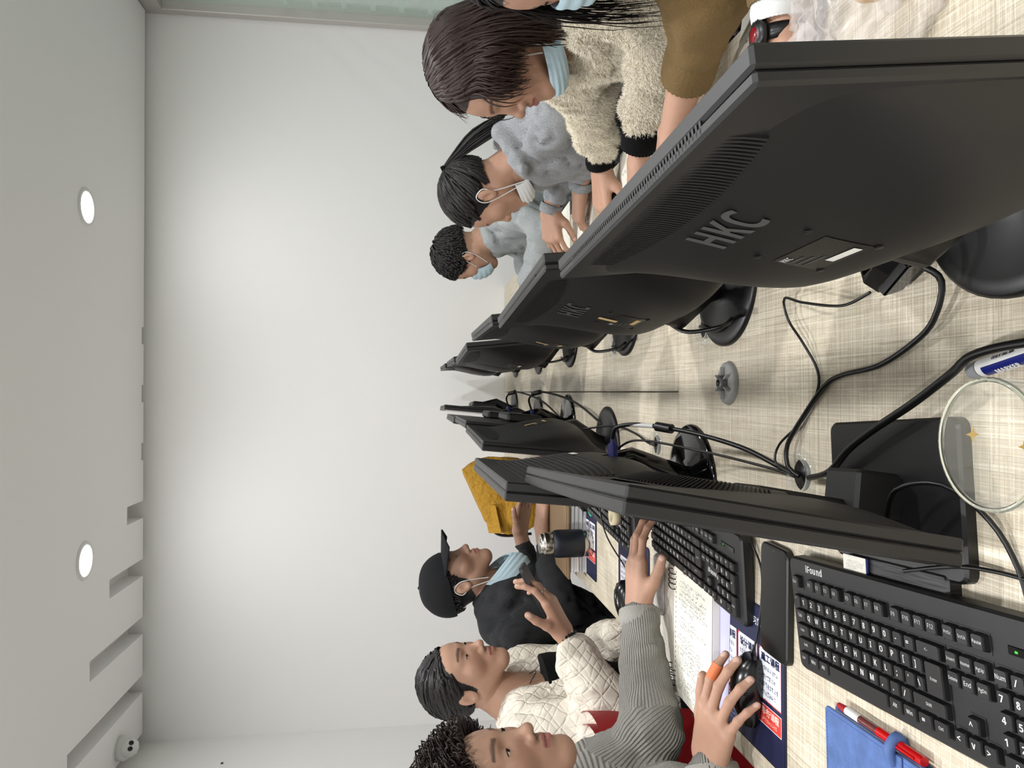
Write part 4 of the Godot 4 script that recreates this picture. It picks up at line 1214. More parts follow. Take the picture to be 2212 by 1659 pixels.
	# short leads hanging at the screens of the right row
	for k in 5:
		var z: float = [-1.2, -1.8, -2.46, -3.07, -3.74][k]
		var c := thing("cable", ["black lead curled round the neck of the second HKC-lettered monitor", "curled black lead behind the third screen of the ponytail row", "curled black lead behind the fourth screen of the ponytail row", "curled black lead behind the fifth screen of the ponytail row", "curled black lead behind the last screen of the ponytail row"][k], "cable", Vector3.ZERO, 0.0, "short leads behind the right-hand screens")
		part(c, "lead", tubem(curve([Vector3(0.125, TOP + 0.11, z - 0.03), Vector3(0.1, TOP + 0.09, z + 0.02), Vector3(0.105, TOP + 0.05, z + 0.07), Vector3(0.12, TOP + 0.02, z + 0.04), Vector3(0.105, TOP + 0.016, z - 0.03), Vector3(0.12, TOP + 0.012, z - 0.1), Vector3(0.122, TOP + 0.004, z - 0.13)], 0.01), 0.0036, 0.0036, 8), M.cable)

# ---- smooth bodies: distances to tapered bones and ellipsoids, joined softly, meshed as surface nets
class Sdf:
	var kind := PackedInt32Array()
	var op := PackedInt32Array()
	var a := PackedVector3Array()
	var b := PackedVector3Array()
	var ra := PackedFloat32Array()
	var rb := PackedFloat32Array()
	var kk := PackedFloat32Array()
	var inv: Array[Transform3D] = []
	var cell := 0.012
	var noise: FastNoiseLite
	var amp := 0.0
	var stretch := Vector3.ONE
	var crease: FastNoiseLite
	var amp2 := 0.0
	var verts := PackedVector3Array()
	var norms := PackedVector3Array()
	var tris := PackedInt32Array()

	func bone(p: Vector3, q: Vector3, r0: float, r1 := -1.0, k := 0.02, cut := 0) -> void:
		kind.append(0)
		op.append(cut)
		a.append(p)
		b.append(q)
		ra.append(r0)
		rb.append(r0 if r1 < 0 else r1)
		kk.append(k)
		inv.append(Transform3D())
	func ball(p: Vector3, r: Vector3, k := 0.02, cut := 0, turn := Basis()) -> void:
		kind.append(1)
		op.append(cut)
		a.append(p)
		b.append(r)
		ra.append(maxf(r.x, maxf(r.y, r.z)))
		rb.append(minf(r.x, minf(r.y, r.z)))
		kk.append(k)
		inv.append(Transform3D(turn, p).affine_inverse())
	func one(i: int, p: Vector3) -> float:
		if kind[i] == 0:
			var pa := p - a[i]
			var ba := b[i] - a[i]
			var t := clampf(pa.dot(ba) / maxf(ba.length_squared(), 1e-9), 0.0, 1.0)
			return (pa - ba * t).length() - lerpf(ra[i], rb[i], t)
		var q := inv[i] * p
		var r := b[i]
		var q1 := q / r
		var k0 := q1.length()
		var k1 := (q1 / r).length()
		if k1 < 1e-6:
			return -rb[i]
		return k0 * (k0 - 1.0) / k1
	func at(p: Vector3, which: PackedInt32Array) -> float:
		var d := 1e3
		for i in which:
			var e := one(i, p)
			var k := kk[i]
			if op[i] == 0:
				var h := maxf(k - absf(d - e), 0.0) / k
				d = minf(d, e) - h * h * k * 0.25
			else:
				e = -e
				var h := maxf(k - absf(d - e), 0.0) / k
				d = maxf(d, e) + h * h * k * 0.25
		return d
	func run() -> void:
		var lo := Vector3.INF
		var hi := -Vector3.INF
		for i in kind.size():
			if op[i]:
				continue
			var r := Vector3.ONE * maxf(ra[i], rb[i])
			lo = lo.min(a[i] - r)
			hi = hi.max(a[i] + r)
			if kind[i] == 0:
				lo = lo.min(b[i] - r)
				hi = hi.max(b[i] + r)
		var pad := Vector3.ONE * (cell * 2.5 + amp)
		lo -= pad
		hi += pad
		const B := 6
		var nb := Vector3i(((hi - lo) / (cell * B)).ceil()) + Vector3i.ONE
		var n := nb * B + Vector3i.ONE
		var vals := PackedFloat32Array()
		vals.resize(n.x * n.y * n.z)
		vals.fill(1.0)
		var sy := n.x
		var sz := n.x * n.y
		var active: Array[Vector3i] = []
		var half := cell * B * 0.5
		var rad := half * 1.7321
		var all := PackedInt32Array(range(kind.size()))
		for bz in nb.z:
			for by in nb.y:
				for bx in nb.x:
					var c := lo + (Vector3(bx, by, bz) * B * cell) + Vector3.ONE * half
					var dmin := 1e3
					var ds := PackedFloat32Array()
					for i in kind.size():
						var e := one(i, c)
						ds.append(e)
						if op[i] == 0:
							dmin = minf(dmin, e)
					if dmin > rad * 1.35 + amp + 0.01:
						continue
					var use := PackedInt32Array()
					for i in kind.size():
						if op[i] == 0:
							if ds[i] - rad * 1.3 <= dmin + rad * 1.3 + kk[i]:
								use.append(i)
						elif ds[i] < rad * 1.4 + kk[i]:
							use.append(i)
					var dc := at(c, use)
					if dc < -(rad * 1.35 + amp + 0.012):
						for z in B:
							for y in B:
								var o := (bz * B + z) * sz + (by * B + y) * sy + bx * B
								for x in B:
									vals[o + x] = -1.0
						continue
					active.append(Vector3i(bx, by, bz))
					for z in B:
						for y in B:
							var o := (bz * B + z) * sz + (by * B + y) * sy + bx * B
							var p := lo + Vector3(bx * B, by * B + y, bz * B + z) * cell
							for x in B:
								var d := at(p, use)
								if amp > 0.0:
									d += amp * noise.get_noise_3dv(p * stretch)
									if amp2 > 0.0:
										d += amp2 * pow(1.0 - absf(crease.get_noise_3dv(p * stretch)), 7.0)
								vals[o + x] = d
								p.x += cell
		var vid := PackedInt32Array()
		vid.resize(vals.size())
		vid.fill(-1)
		var offs := PackedInt32Array([0, 1, sy, sy + 1, sz, sz + 1, sz + sy, sz + sy + 1])
		var ex := PackedInt32Array([0, 1, 2, 3, 4, 5, 6, 7, 0, 2, 1, 3, 4, 6, 5, 7, 0, 4, 1, 5, 2, 6, 3, 7])
		var cells := PackedInt32Array()
		for blk in active:
			for z in B:
				for y in B:
					var o := (blk.z * B + z) * sz + (blk.y * B + y) * sy + blk.x * B
					for x in B:
						var i0 := o + x
						var m := 0
						if vals[i0] < 0.0: m += 1
						if vals[i0 + 1] < 0.0: m += 1
						if vals[i0 + sy] < 0.0: m += 1
						if vals[i0 + sy + 1] < 0.0: m += 1
						if vals[i0 + sz] < 0.0: m += 1
						if vals[i0 + sz + 1] < 0.0: m += 1
						if vals[i0 + sz + sy] < 0.0: m += 1
						if vals[i0 + sz + sy + 1] < 0.0: m += 1
						if m == 0 or m == 8:
							continue
						var sum := Vector3.ZERO
						var cnt := 0
						for e in 12:
							var p0 := ex[e * 2]
							var p1 := ex[e * 2 + 1]
							var f0 := vals[i0 + offs[p0]]
							var f1 := vals[i0 + offs[p1]]
							if (f0 < 0.0) != (f1 < 0.0):
								var t := f0 / (f0 - f1)
								sum += Vector3(p0 & 1, (p0 >> 1) & 1, p0 >> 2).lerp(Vector3(p1 & 1, (p1 >> 1) & 1, p1 >> 2), t)
								cnt += 1
						vid[i0] = verts.size()
						verts.append(lo + (Vector3(blk.x * B + x, blk.y * B + y, blk.z * B + z) + sum / cnt) * cell)
						cells.append(i0)
		norms.resize(verts.size())
		for i0 in cells:
			var s := vals[i0] < 0.0
			for ax in 3:
				var d0: int = [1, sy, sz][ax]
				var d1: int = [sy, sz, 1][ax]
				var d2: int = [sz, 1, sy][ax]
				if (vals[i0 + d0] < 0.0) == s:
					continue
				if i0 - d1 - d2 < 0:
					continue
				var q0 := vid[i0]
				var q1 := vid[i0 - d1]
				var q2 := vid[i0 - d1 - d2]
				var q3 := vid[i0 - d2]
				if q1 < 0 or q2 < 0 or q3 < 0:
					continue
				if not s:
					var t := q1
					q1 = q3
					q3 = t
				var nn := (verts[q0] - verts[q2]).cross(verts[q1] - verts[q3])
				norms[q0] += nn
				norms[q1] += nn
				norms[q2] += nn
				norms[q3] += nn
				tris.append_array(PackedInt32Array([q0, q2, q1, q0, q3, q2]))
		for i in norms.size():
			norms[i] = norms[i].normalized()

func run_job(i: int) -> void:
	jobs[i].run()

func job(cell: float) -> Sdf:
	var s := Sdf.new()
	s.cell = cell
	jobs.append(s)
	return s

# several solved surfaces as one mesh, each moved by its own transform and coloured by its own function of the unmoved point
func joined_mesh(list: Array) -> ArrayMesh:
	var v := PackedVector3Array()
	var n := PackedVector3Array()
	var c := PackedColorArray()
	var ix := PackedInt32Array()
	for e in list:
		var s: Sdf = e[0]
		var t: Transform3D = e[1]
		var f: Callable = e[2]
		var base := v.size()
		for k in s.verts.size():
			v.append(t * s.verts[k])
			n.append((t.basis * s.norms[k]).normalized())
			c.append(f.call(s.verts[k]))
		for k in s.tris:
			ix.append(base + k)
	var arr := []
	arr.resize(Mesh.ARRAY_MAX)
	arr[Mesh.ARRAY_VERTEX] = v
	arr[Mesh.ARRAY_NORMAL] = n
	arr[Mesh.ARRAY_COLOR] = c
	arr[Mesh.ARRAY_INDEX] = ix
	var m := ArrayMesh.new()
	m.add_surface_from_arrays(Mesh.PRIMITIVE_TRIANGLES, arr)
	return m

# the surface with texture coordinates that run along and around the given bones
func wrapped_mesh(s: Sdf, bones: Array, around: int, per_metre: float) -> ArrayMesh:
	var v := PackedVector3Array()
	var n := PackedVector3Array()
	var uv := PackedVector2Array()
	var frames := []
	for bn in bones:
		var d: Vector3 = (bn[1] - bn[0]).normalized()
		var x := d.cross(Vector3(0.31, 0.2, 0.93)).normalized()
		frames.append([bn[0], d, x, d.cross(x), (bn[1] - bn[0]).length(), bn[2]])
	for t in range(0, s.tris.size(), 3):
		var c := (s.verts[s.tris[t]] + s.verts[s.tris[t + 1]] + s.verts[s.tris[t + 2]]) / 3.0
		var best := 0
		var bd := 1e9
		for i in frames.size():
			var f: Array = frames[i]
			var pa: Vector3 = c - f[0]
			var h := clampf(pa.dot(f[1]), 0.0, f[4])
			var d: float = (pa - f[1] * h).length() / f[5]
			if d < bd:
				bd = d
				best = i
		var f: Array = frames[best]
		var first := 0.0
		for k in 3:
			var p: Vector3 = s.verts[s.tris[t + k]]
			var pa: Vector3 = p - f[0]
			var ang := atan2(pa.dot(f[3]), pa.dot(f[2])) / TAU
			if k == 0:
				first = ang
			else:
				ang -= roundf(ang - first)
			v.append(p)
			n.append(s.norms[s.tris[t + k]])
			uv.append(Vector2(ang * around, pa.dot(f[1]) * per_metre))
	var arr := []
	arr.resize(Mesh.ARRAY_MAX)
	arr[Mesh.ARRAY_VERTEX] = v
	arr[Mesh.ARRAY_NORMAL] = n
	arr[Mesh.ARRAY_TEX_UV] = uv
	var m := ArrayMesh.new()
	m.add_surface_from_arrays(Mesh.PRIMITIVE_TRIANGLES, arr)
	return m

# ---- head. Own axes: x to the person's left, y up, z forward
func head_sdf(cell: float) -> Sdf:
	var s := job(cell)
	s.ball(Vector3(0, 0.035, -0.012), Vector3(0.074, 0.088, 0.094), 0.02)
	s.ball(Vector3(0, 0.032, 0.045), Vector3(0.058, 0.054, 0.048), 0.03)
	s.ball(Vector3(0, -0.02, 0.045), Vector3(0.055, 0.06, 0.046), 0.03)
	for m in [-1.0, 1.0]:
		s.bone(Vector3(0.05 * m, -0.042, 0.0), Vector3(0.014 * m, -0.093, 0.062), 0.022, 0.02, 0.03)
		s.ball(Vector3(0.042 * m, -0.014, 0.054), Vector3(0.024, 0.022, 0.024), 0.025)
		s.bone(Vector3(0.01 * m, 0.027, 0.085), Vector3(0.044 * m, 0.026, 0.066), 0.009, 0.008, 0.014)
	s.ball(Vector3(0, -0.096, 0.074), Vector3(0.018, 0.015, 0.015), 0.02)
	s.ball(Vector3(0, -0.058, 0.074), Vector3(0.027, 0.023, 0.02), 0.016)
	for m in [-1.0, 1.0]:
		s.ball(Vector3(0.031 * m, 0.009, 0.102), Vector3(0.02, 0.011, 0.017), 0.012, 1)
	for m in [-1.0, 1.0]:
		s.ball(Vector3(0.031 * m, 0.0065, 0.0755), Vector3(0.015, 0.0105, 0.012), 0.005)
	s.bone(Vector3(0, 0.012, 0.085), Vector3(0, -0.026, 0.105), 0.008, 0.0095, 0.012)
	s.ball(Vector3(0, -0.031, 0.107), Vector3(0.0105, 0.0095, 0.0105), 0.008)
	for m in [-1.0, 1.0]:
		s.ball(Vector3(0.0125 * m, -0.036, 0.095), Vector3(0.008, 0.0075, 0.0095), 0.006)
		s.bone(Vector3(0.019 * m, -0.0575, 0.086), Vector3(0.003 * m, -0.0545, 0.0945), 0.0035, 0.005, 0.004)
		s.bone(Vector3(0.016 * m, -0.0655, 0.0865), Vector3(0.003 * m, -0.0675, 0.0935), 0.0035, 0.0058, 0.004)
		s.ball(Vector3(0.079 * m, -0.003, -0.008), Vector3(0.0085, 0.031, 0.019), 0.006, 0, Basis.from_euler(Vector3(-0.2, -0.35 * m, 0.12 * m)))
		s.ball(Vector3(0.0885 * m, -0.004, -0.002), Vector3(0.0075, 0.017, 0.01), 0.004, 1)
	s.bone(Vector3(0, -0.05, -0.022), Vector3(0, -0.15, -0.045), 0.054, 0.053, 0.03)
	return s

func hair_edge(z: float) -> float:
	var pts := [[0.11, 0.09], [0.078, 0.078], [0.055, 0.06], [0.03, 0.02], [0.012, -0.03], [-0.012, -0.028], [-0.03, -0.036], [-0.06, -0.05], [-0.2, -0.052]]
	for i in pts.size() - 1:
		if z <= pts[i][0] and z >= pts[i + 1][0]:
			return lerpf(pts[i + 1][1], pts[i][1], (z - pts[i + 1][0]) / (pts[i][0] - pts[i + 1][0]))
	return 0.09 if z > 0 else -0.052

# colour of the skin at a point of the head: hair roots, brows, lips, painted shade at mouth and nostrils
func head_colour(skin: Color, hair: Color, lips: Color, nape := -0.06) -> Callable:
	var nz := FastNoiseLite.new()
	nz.seed = 5
	nz.frequency = 40.0
	return func(p: Vector3) -> Color:
		var ax := absf(p.x)
		if p.y > maxf(hair_edge(p.z), nape) and not (ax > 0.074 and p.y < 0.03 and p.z > -0.03) :
			return hair
		var c := skin * (1.0 + 0.05 * nz.get_noise_3dv(p))
		if p.z > 0.055 and ax > 0.011 and ax < 0.05:
			var mid := 0.0285 + 0.004 * sin((ax - 0.011) / 0.039 * 2.6)
			var w := 0.0042 - 0.0018 * (ax - 0.011) / 0.039
			c = c.lerp(hair, 0.75 * (1.0 - smoothstep(w * 0.7, w * 1.7, absf(p.y - mid))))
		if p.z > 0.078 and ax < 0.023:
			var up := -0.0515 - 0.22 * ax
			var dn := -0.0745 + 0.42 * ax
			if p.y < up and p.y > dn:
				c = c.lerp(lips, 0.8)
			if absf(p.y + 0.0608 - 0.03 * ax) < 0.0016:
				c = c.lerp(lips * 0.45, 0.8)  # dark line painted for the shade between the lips
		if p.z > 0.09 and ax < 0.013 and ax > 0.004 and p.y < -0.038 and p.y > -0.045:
			c = c * 0.55  # nostril shade painted as darker skin
		if p.z > 0.04 and ax > 0.022 and ax < 0.06 and p.y < 0.0 and p.y > -0.05:
			c = c.lerp(Color(skin.r, skin.g * 0.86, skin.b * 0.84), 0.45)
		c.a = 1.0
		return c

# lids and lashes: open is the height of the slit
func add_eyes(person: Node3D, at: Transform3D, open: float, gaze: Vector2, hair: Material) -> void:
	for m in [-1.0, 1.0]:
		var c := Vector3(0.031 * m, 0.0065, 0.0755)
		var onlid := func(x: float, y: float, lift: float) -> Vector3:
			var q := Vector2(x / 0.015, y / 0.0105)
			return c + Vector3(x, y, 0.012 * sqrt(maxf(1.0 - q.length_squared(), 0.02)) + lift)
		if open > 0.0:
			var g := G.new()
			g.grid(10, 4, func(u: float, v: float) -> Vector3:
				var x := (u * 2 - 1) * 0.0122
				var arch := 1.0 - pow(absf(u * 2 - 1), 2.0)
				return onlid.call(x, lerpf(-open * 0.45, open * 0.55, v) * arch - 0.0008, 0.0007), Vector3(0, 0, 1))
			var ball := part(person, "eye", g.mesh(), M.eye_white, at)
			g = G.new()
			g.grid(10, 4, func(u: float, v: float) -> Vector3:
				var x := gaze.x + (u * 2 - 1) * 0.0054
				var hh := sqrt(maxf(1.0 - pow(u * 2 - 1, 2.0), 0.0)) * 0.0054
				var top := open * 0.55 * (1.0 - pow(x / 0.0122, 2.0)) - 0.0008
				var bot := -open * 0.45 * (1.0 - pow(x / 0.0122, 2.0)) - 0.0008
				return onlid.call(x, lerpf(maxf(gaze.y - hh, bot), minf(gaze.y + hh, top), v), 0.0011), Vector3(0, 0, 1))
			part(ball, "iris", g.mesh(), M.iris)
		var lash := PackedVector3Array()
		for i in 9:
			var u := i / 8.0
			var x := (u * 2 - 1) * 0.0128
			var arch := 1.0 - pow(absf(u * 2 - 1), 2.0)
			var y := open * 0.55 * arch - 0.0006 if open > 0.0 else -0.003 - 0.0028 * arch
			lash.append(onlid.call(x, y, 0.001))
		part(person, "lashes", tubem(lash, 0.0011, 0.0009, 5), hair, at)

# ---- hand and forearm. d runs from wrist to fingers, n is the back of the hand
const FINGER := [[0.092, 0.026, 0.044, 0.026, 0.021, 0.0088], [0.096, 0.005, 0.049, 0.03, 0.022, 0.009], [0.09, -0.0155, 0.045, 0.028, 0.021, 0.0086], [0.08, -0.033, 0.035, 0.021, 0.019, 0.0076]]

func hand_sdf(cell: float, spec: Dictionary, nails: Array) -> Sdf:
	var s := job(cell)
	var w: Vector3 = spec.wrist
	var d: Vector3 = spec.d.normalized()
	var n: Vector3 = spec.n
	n = (n - d * n.dot(d)).normalized()
	var side := d.cross(n) * (1.0 if spec.left else -1.0)
	var sc: float = spec.get("scale", 1.0)
	var curls: Array = spec.curl
	spec.joints = []
	var spread: float = spec.get("spread", 0.06)
	var elbow: Vector3 = spec.elbow
	var back: Vector3 = (elbow - w).normalized()
	var fl: float = spec.get("show", 0.06)
	for m in [-1.0, 1.0]:
		s.bone(w + side * 0.0105 * m * sc, w + back * fl + side * 0.008 * m, 0.0195 * sc, lerpf(0.021, 0.034, clampf(fl / 0.22, 0, 1)), 0.015)
	for f in 4:
		var q: Array = FINGER[f]
		var knuckle: Vector3 = w + d * q[0] * sc + side * q[1] * sc + n * (0.004 - 0.003 * absf(f - 1.2)) * sc
		s.bone(w + side * q[1] * 0.62 * sc + d * 0.01, knuckle, 0.0165 * sc, 0.0118 * sc, 0.014)
		var turn: float = (1.2 - f) * spread
		var dir := (d * cos(turn) + side * sin(turn)).normalized()
		var ang := 0.0
		var p := knuckle
		var line := [p]
		for k in 3:
			ang += curls[f][k]
			var dd := (dir * cos(ang) - n * sin(ang)).normalized()
			var e: Vector3 = p + dd * q[2 + k] * sc
			s.bone(p, e, (q[5] - 0.0007 * k) * sc, (q[5] - 0.0007 * (k + 1)) * sc, 0.004 if k else 0.007)
			if k == 2:
				nails.append(e + (n * cos(ang) + dir * sin(ang)).normalized() * 0.006 * sc - dd * 0.001)
			p = e
			line.append(e)
		spec.joints.append(line)
	var t0 := w + d * 0.02 * sc + side * 0.018 * sc - n * 0.006 * sc
	var t1: Vector3 = w + d * 0.05 * sc + side * 0.046 * sc - n * spec.get("thumb_low", 0.014) * sc
	var tv: Vector3 = d * spec.thumb[0] + side * spec.thumb[1] - n * spec.thumb[2]
	tv = tv.normalized()
	var t2: Vector3 = t1 + tv * 0.035 * sc
	var tw: Vector3 = (tv + (d * 0.5 - side * 0.2) * spec.get("thumb_bend", 0.4)).normalized()
	var t3: Vector3 = t2 + tw * 0.027 * sc
	s.bone(t0, t1, 0.0165 * sc, 0.0125 * sc, 0.016)
	s.bone(t1, t2, 0.0118 * sc, 0.0103 * sc, 0.006)
	s.bone(t2, t3, 0.0102 * sc, 0.0088 * sc, 0.004)
	nails.append(t3 + (side + n * 0.8).normalized() * 0.0075 * sc)
	return s

func hand_colour(skin: Color, nails: Array) -> Callable:
	var nz := FastNoiseLite.new()
	nz.seed = 6
	nz.frequency = 60.0
	return func(p: Vector3) -> Color:
		var c := skin * (1.0 + 0.06 * nz.get_noise_3dv(p))
		for q in nails:
			if p.distance_to(q) < 0.0056:
				c = c.lerp(Color(0.78, 0.55, 0.47), 0.6)
		c.a = 1.0
		return c

# ---- hair: many tapered locks over the scalp
func scalp(dir: Vector3, off: float) -> Vector3:
	var r := Vector3(0.075 + off, 0.09 + off, 0.096 + off)
	var q := dir.normalized()
	var t := 1.0 / (q / r).length()
	return Vector3(0, 0.035, -0.012) + q * t

func lock(g: G, pts: Array, r0: float, flat := 0.5) -> void:
	var c := PackedVector3Array()
	var n := pts.size()
	for i in n - 1:
		var p0: Vector3 = pts[maxi(i - 1, 0)]
		var p1: Vector3 = pts[i]
		var p2: Vector3 = pts[i + 1]
		var p3: Vector3 = pts[mini(i + 2, n - 1)]
		for k in 2:
			c.append(p1.cubic_interpolate(p2, p0, p3, k / 2.0))
	c.append(pts[-1])
	g.smooth = 0
	var rings := []
	var nrm := Vector3.UP
	for i in c.size():
		var d := (c[mini(i + 1, c.size() - 1)] - c[maxi(i - 1, 0)]).normalized()
		if i == 0:
			nrm = (c[0] - Vector3(0, 0.035, -0.012)).normalized()
		nrm = (nrm - d * nrm.dot(d)).normalized()
		var bn := d.cross(nrm)
		var t := float(i) / (c.size() - 1)
		var rad := r0 * (0.55 + 0.45 * sin(PI * minf(t * 1.6 + 0.1, 1.0))) * (1.0 - pow(t, 3.0) * 0.85)
		var ring := PackedVector3Array()
		for k in 5:
			var a := TAU * k / 5
			ring.append(c[i] + nrm * cos(a) * rad * flat + bn * sin(a) * rad)
		rings.append(ring)
	g.loft(rings, true, false)

func slerp_dir(a: Vector3, b: Vector3, t: float) -> Vector3:
	return a.normalized().slerp(b.normalized(), t)

# style: long, pony, short, curly; opt.tie and opt.tail in head axes
func hair_mesh(style: String, seed_n: int, opt: Dictionary) -> ArrayMesh:
	var r := RandomNumberGenerator.new()
	r.seed = seed_n
	var g := G.new()
	var n: int = opt.get("n", 260)
	var down: Vector3 = opt.get("down", Vector3(0, -1, 0))
	if style == "pony":
		var tie: Vector3 = opt.tie
		var tail: Array = opt.tail
		var td := tie - Vector3(0, 0.035, -0.012)
		for i in n:
			var a := TAU * (i + r.randf()) / n
			# start on the hairline ring: forehead, temples, nape
			var start := Vector3(sin(a), 0, cos(a))
			var z := cos(a)
			start.y = 0.52 if z > 0.72 else (0.12 if z > 0.25 else (-0.35 if z > -0.3 else -0.85))
			start.y += r.randf_range(-0.06, 0.75) if i % 2 else r.randf_range(-0.04, 0.1)
			var pts := []
			for k in 6:
				pts.append(scalp(slerp_dir(start, td, k / 5.0 * 0.97), 0.004 + 0.006 * r.randf()))
			pts.append(tie + Vector3(r.randf_range(-0.006, 0.006), r.randf_range(-0.006, 0.006), r.randf_range(-0.006, 0.006)))
			lock(g, pts, opt.get("w", 0.006), 0.45)
		for i in opt.get("tail_n", 60):
			var off: Vector3 = Vector3(r.randf_range(-1, 1), r.randf_range(-1, 1), r.randf_range(-1, 1)) * opt.get("tail_w", 0.016)
			var pts := [tie]
			for k in tail.size():
				var spread_k: float = sin(PI * minf((k + 1.0) / tail.size(), 0.75))
				pts.append(tail[k] + off * spread_k * (1.0 + 0.3 * r.randf()))
			lock(g, pts, 0.0045, 0.6)
	elif style == "long":
		for i in n:
			var t := (i + r.randf()) / n
			var sd := -1.0 if i % 2 else 1.0
			var az := lerpf(0.62, PI, pow(t, 0.8))
			var pts := []
			var start := Vector3(sd * 0.05, 1.0, lerpf(0.62, -0.6, t) + r.randf_range(-0.1, 0.1))
			var side := Vector3(sin(az) * sd, lerpf(0.22, -0.1, t), cos(az))
			for k in 4:
				pts.append(scalp(slerp_dir(start, side, k / 3.0), 0.008 + 0.01 * r.randf()))
			var long_by: float = opt.get("len", 0.2) * (0.75 + 0.4 * r.randf())
			if t < 0.3:
				long_by *= opt.get("front", 0.6)
			var p: Vector3 = pts[-1]
			var away := Vector3(side.x, 0, side.z).normalized() * 0.012
			for k in 4:
				p += down * long_by / 4.0 + away * (1.0 - k * 0.6) + Vector3(r.randf_range(-1, 1), 0, r.randf_range(-1, 1)) * 0.006
				pts.append(p)
			lock(g, pts, opt.get("w", 0.0052), 0.45)
		for i in opt.get("wisps", 26):
			var az := r.randf() * TAU
			var st := Vector3(sin(az) * 0.7, 1.0, cos(az) * 0.7)
			var pts := []
			for k in 4:
				pts.append(scalp(st + Vector3(sin(az), -0.3, cos(az)) * k * 0.35, 0.012 + 0.012 * r.randf() * k * 0.5))
			lock(g, pts, 0.0009, 1.0)
	else:
		var curly := style == "curly"
		for i in n:
			var t := (i + r.randf()) / n
			var y := 1.0 - t * 1.25
			var az := i * 2.39996 + r.randf_range(-0.2, 0.2)
			var start := Vector3(sin(az) * sqrt(maxf(1.0 - y * y, 0.0)), y, cos(az) * sqrt(maxf(1.0 - y * y, 0.0)))
			var pp := scalp(start, 0.0)
			if pp.y < hair_edge(pp.z) - 0.004 or pp.y < opt.get("floor", -0.07):
				continue
			var crown := Vector3(0, 0.75, -0.65)
			var flow := (start - crown * start.dot(crown)).normalized()
			var fringe: float = opt.get("fringe", 0.4)
			if start.z > 0.1:
				flow = (flow + Vector3(0.1, -fringe, 0.5)).normalized()
			else:
				flow = (flow + Vector3(0, -0.7, 0)).normalized()
			var pts := []
			var long_by: float = opt.get("len", 0.06) * r.randf_range(0.7, 1.15)
			var thick: float = opt.get("thick", 0.012)
			var ph := r.randf() * TAU
			var e1 := flow.cross(start).normalized()
			for k in 6:
				var u := k / 5.0
				var dirk := (start + flow * u * long_by / 0.09).normalized()
				var p := scalp(dirk, 0.003 + thick * (0.35 + 0.9 * r.randf() * 0.6) * sin(PI * (0.15 + 0.8 * u)))
				if curly:
					p += (e1 * cos(ph + u * 9.0) + start * (0.9 + sin(ph + u * 9.0))) * 0.0075 * minf(u * 2.0, 1.0)
				pts.append(p)
			lock(g, pts, opt.get("w", 0.006), 0.5)
	return g.mesh()

# ---- face mask. v runs from nose to chin; drop slides it under the chin
func mask_mesh(drop: float, back: float, tilt: float, size := 1.0, fold := 1.0, wrap := 1.12, sag := 0.0) -> ArrayMesh:
	var g := G.new()
	var b := Basis.from_euler(Vector3(tilt, 0, 0))
	for layer in 2:
		g.grid(30, 22, func(u: float, v: float) -> Vector3:
			var a := (u * 2 - 1) * wrap
			var tall := 0.047 * size * fold
			var y := (0.5 - v) * 2 * tall
			var bulge := 1.0 - pow(absf(v - 0.42) * 1.75, 2.4)
			var pleat := 0.0016 * sin(v * PI * 8.0) * (1.0 - pow(absf(u * 2 - 1), 4.0))
			var rad := 0.069 * size + 0.002 * layer
			var p := Vector3(sin(a) * rad, y * (1.0 - 0.18 * pow(absf(u * 2 - 1), 2.0)), cos(a) * (0.088 + 0.022 * bulge) + pleat + 0.0018 * layer - 0.004)
			p.y -= sag * (1.0 - pow(absf(u * 2 - 1), 1.4))
			return b * p + Vector3(0, -0.048 - drop, 0.012 - back), Vector3(0, 0, 1 if layer else -1), layer)
	return g.mesh()

func skin_mat() -> StandardMaterial3D:
	var m := mat(Color.WHITE, 0.5)
	m.vertex_color_use_as_albedo = true
	m.metallic_specular = 0.4
	return m

func cloth_mat(c: Color, grain_scale: float, grain: float, sheen := 0.3, tone := 0.85, seed_n := 60) -> StandardMaterial3D:
	var m := mat(c, 0.9, 0.0, 0.25)
	m.albedo_texture = noise_tex(0.09, 256, Color(tone, tone, tone), Color.WHITE, seed_n, 4)
	m.heightmap_enabled = true
	m.heightmap_texture = noise_tex(0.2, 256, Color.BLACK, Color.WHITE, seed_n + 1, 3)
	m.heightmap_scale = grain
	m.rim_enabled = sheen > 0
	m.rim = sheen
	m.rim_tint = 0.6
	return tri_map(m, grain_scale)

func look_basis(f: Vector3, roll := 0.0) -> Basis:
	# x to the person's left, y up, z forward
	var z := f.normalized()
	var x := Vector3.UP.cross(z).normalized()
	var y := z.cross(x)
	return Basis(x, y, z) * Basis.from_euler(Vector3(0, 0, roll))

const SKIN := Color(0.44, 0.255, 0.175)
const HAIR := Color(0.014, 0.012, 0.012)
const LIPS := Color(0.36, 0.13, 0.11)

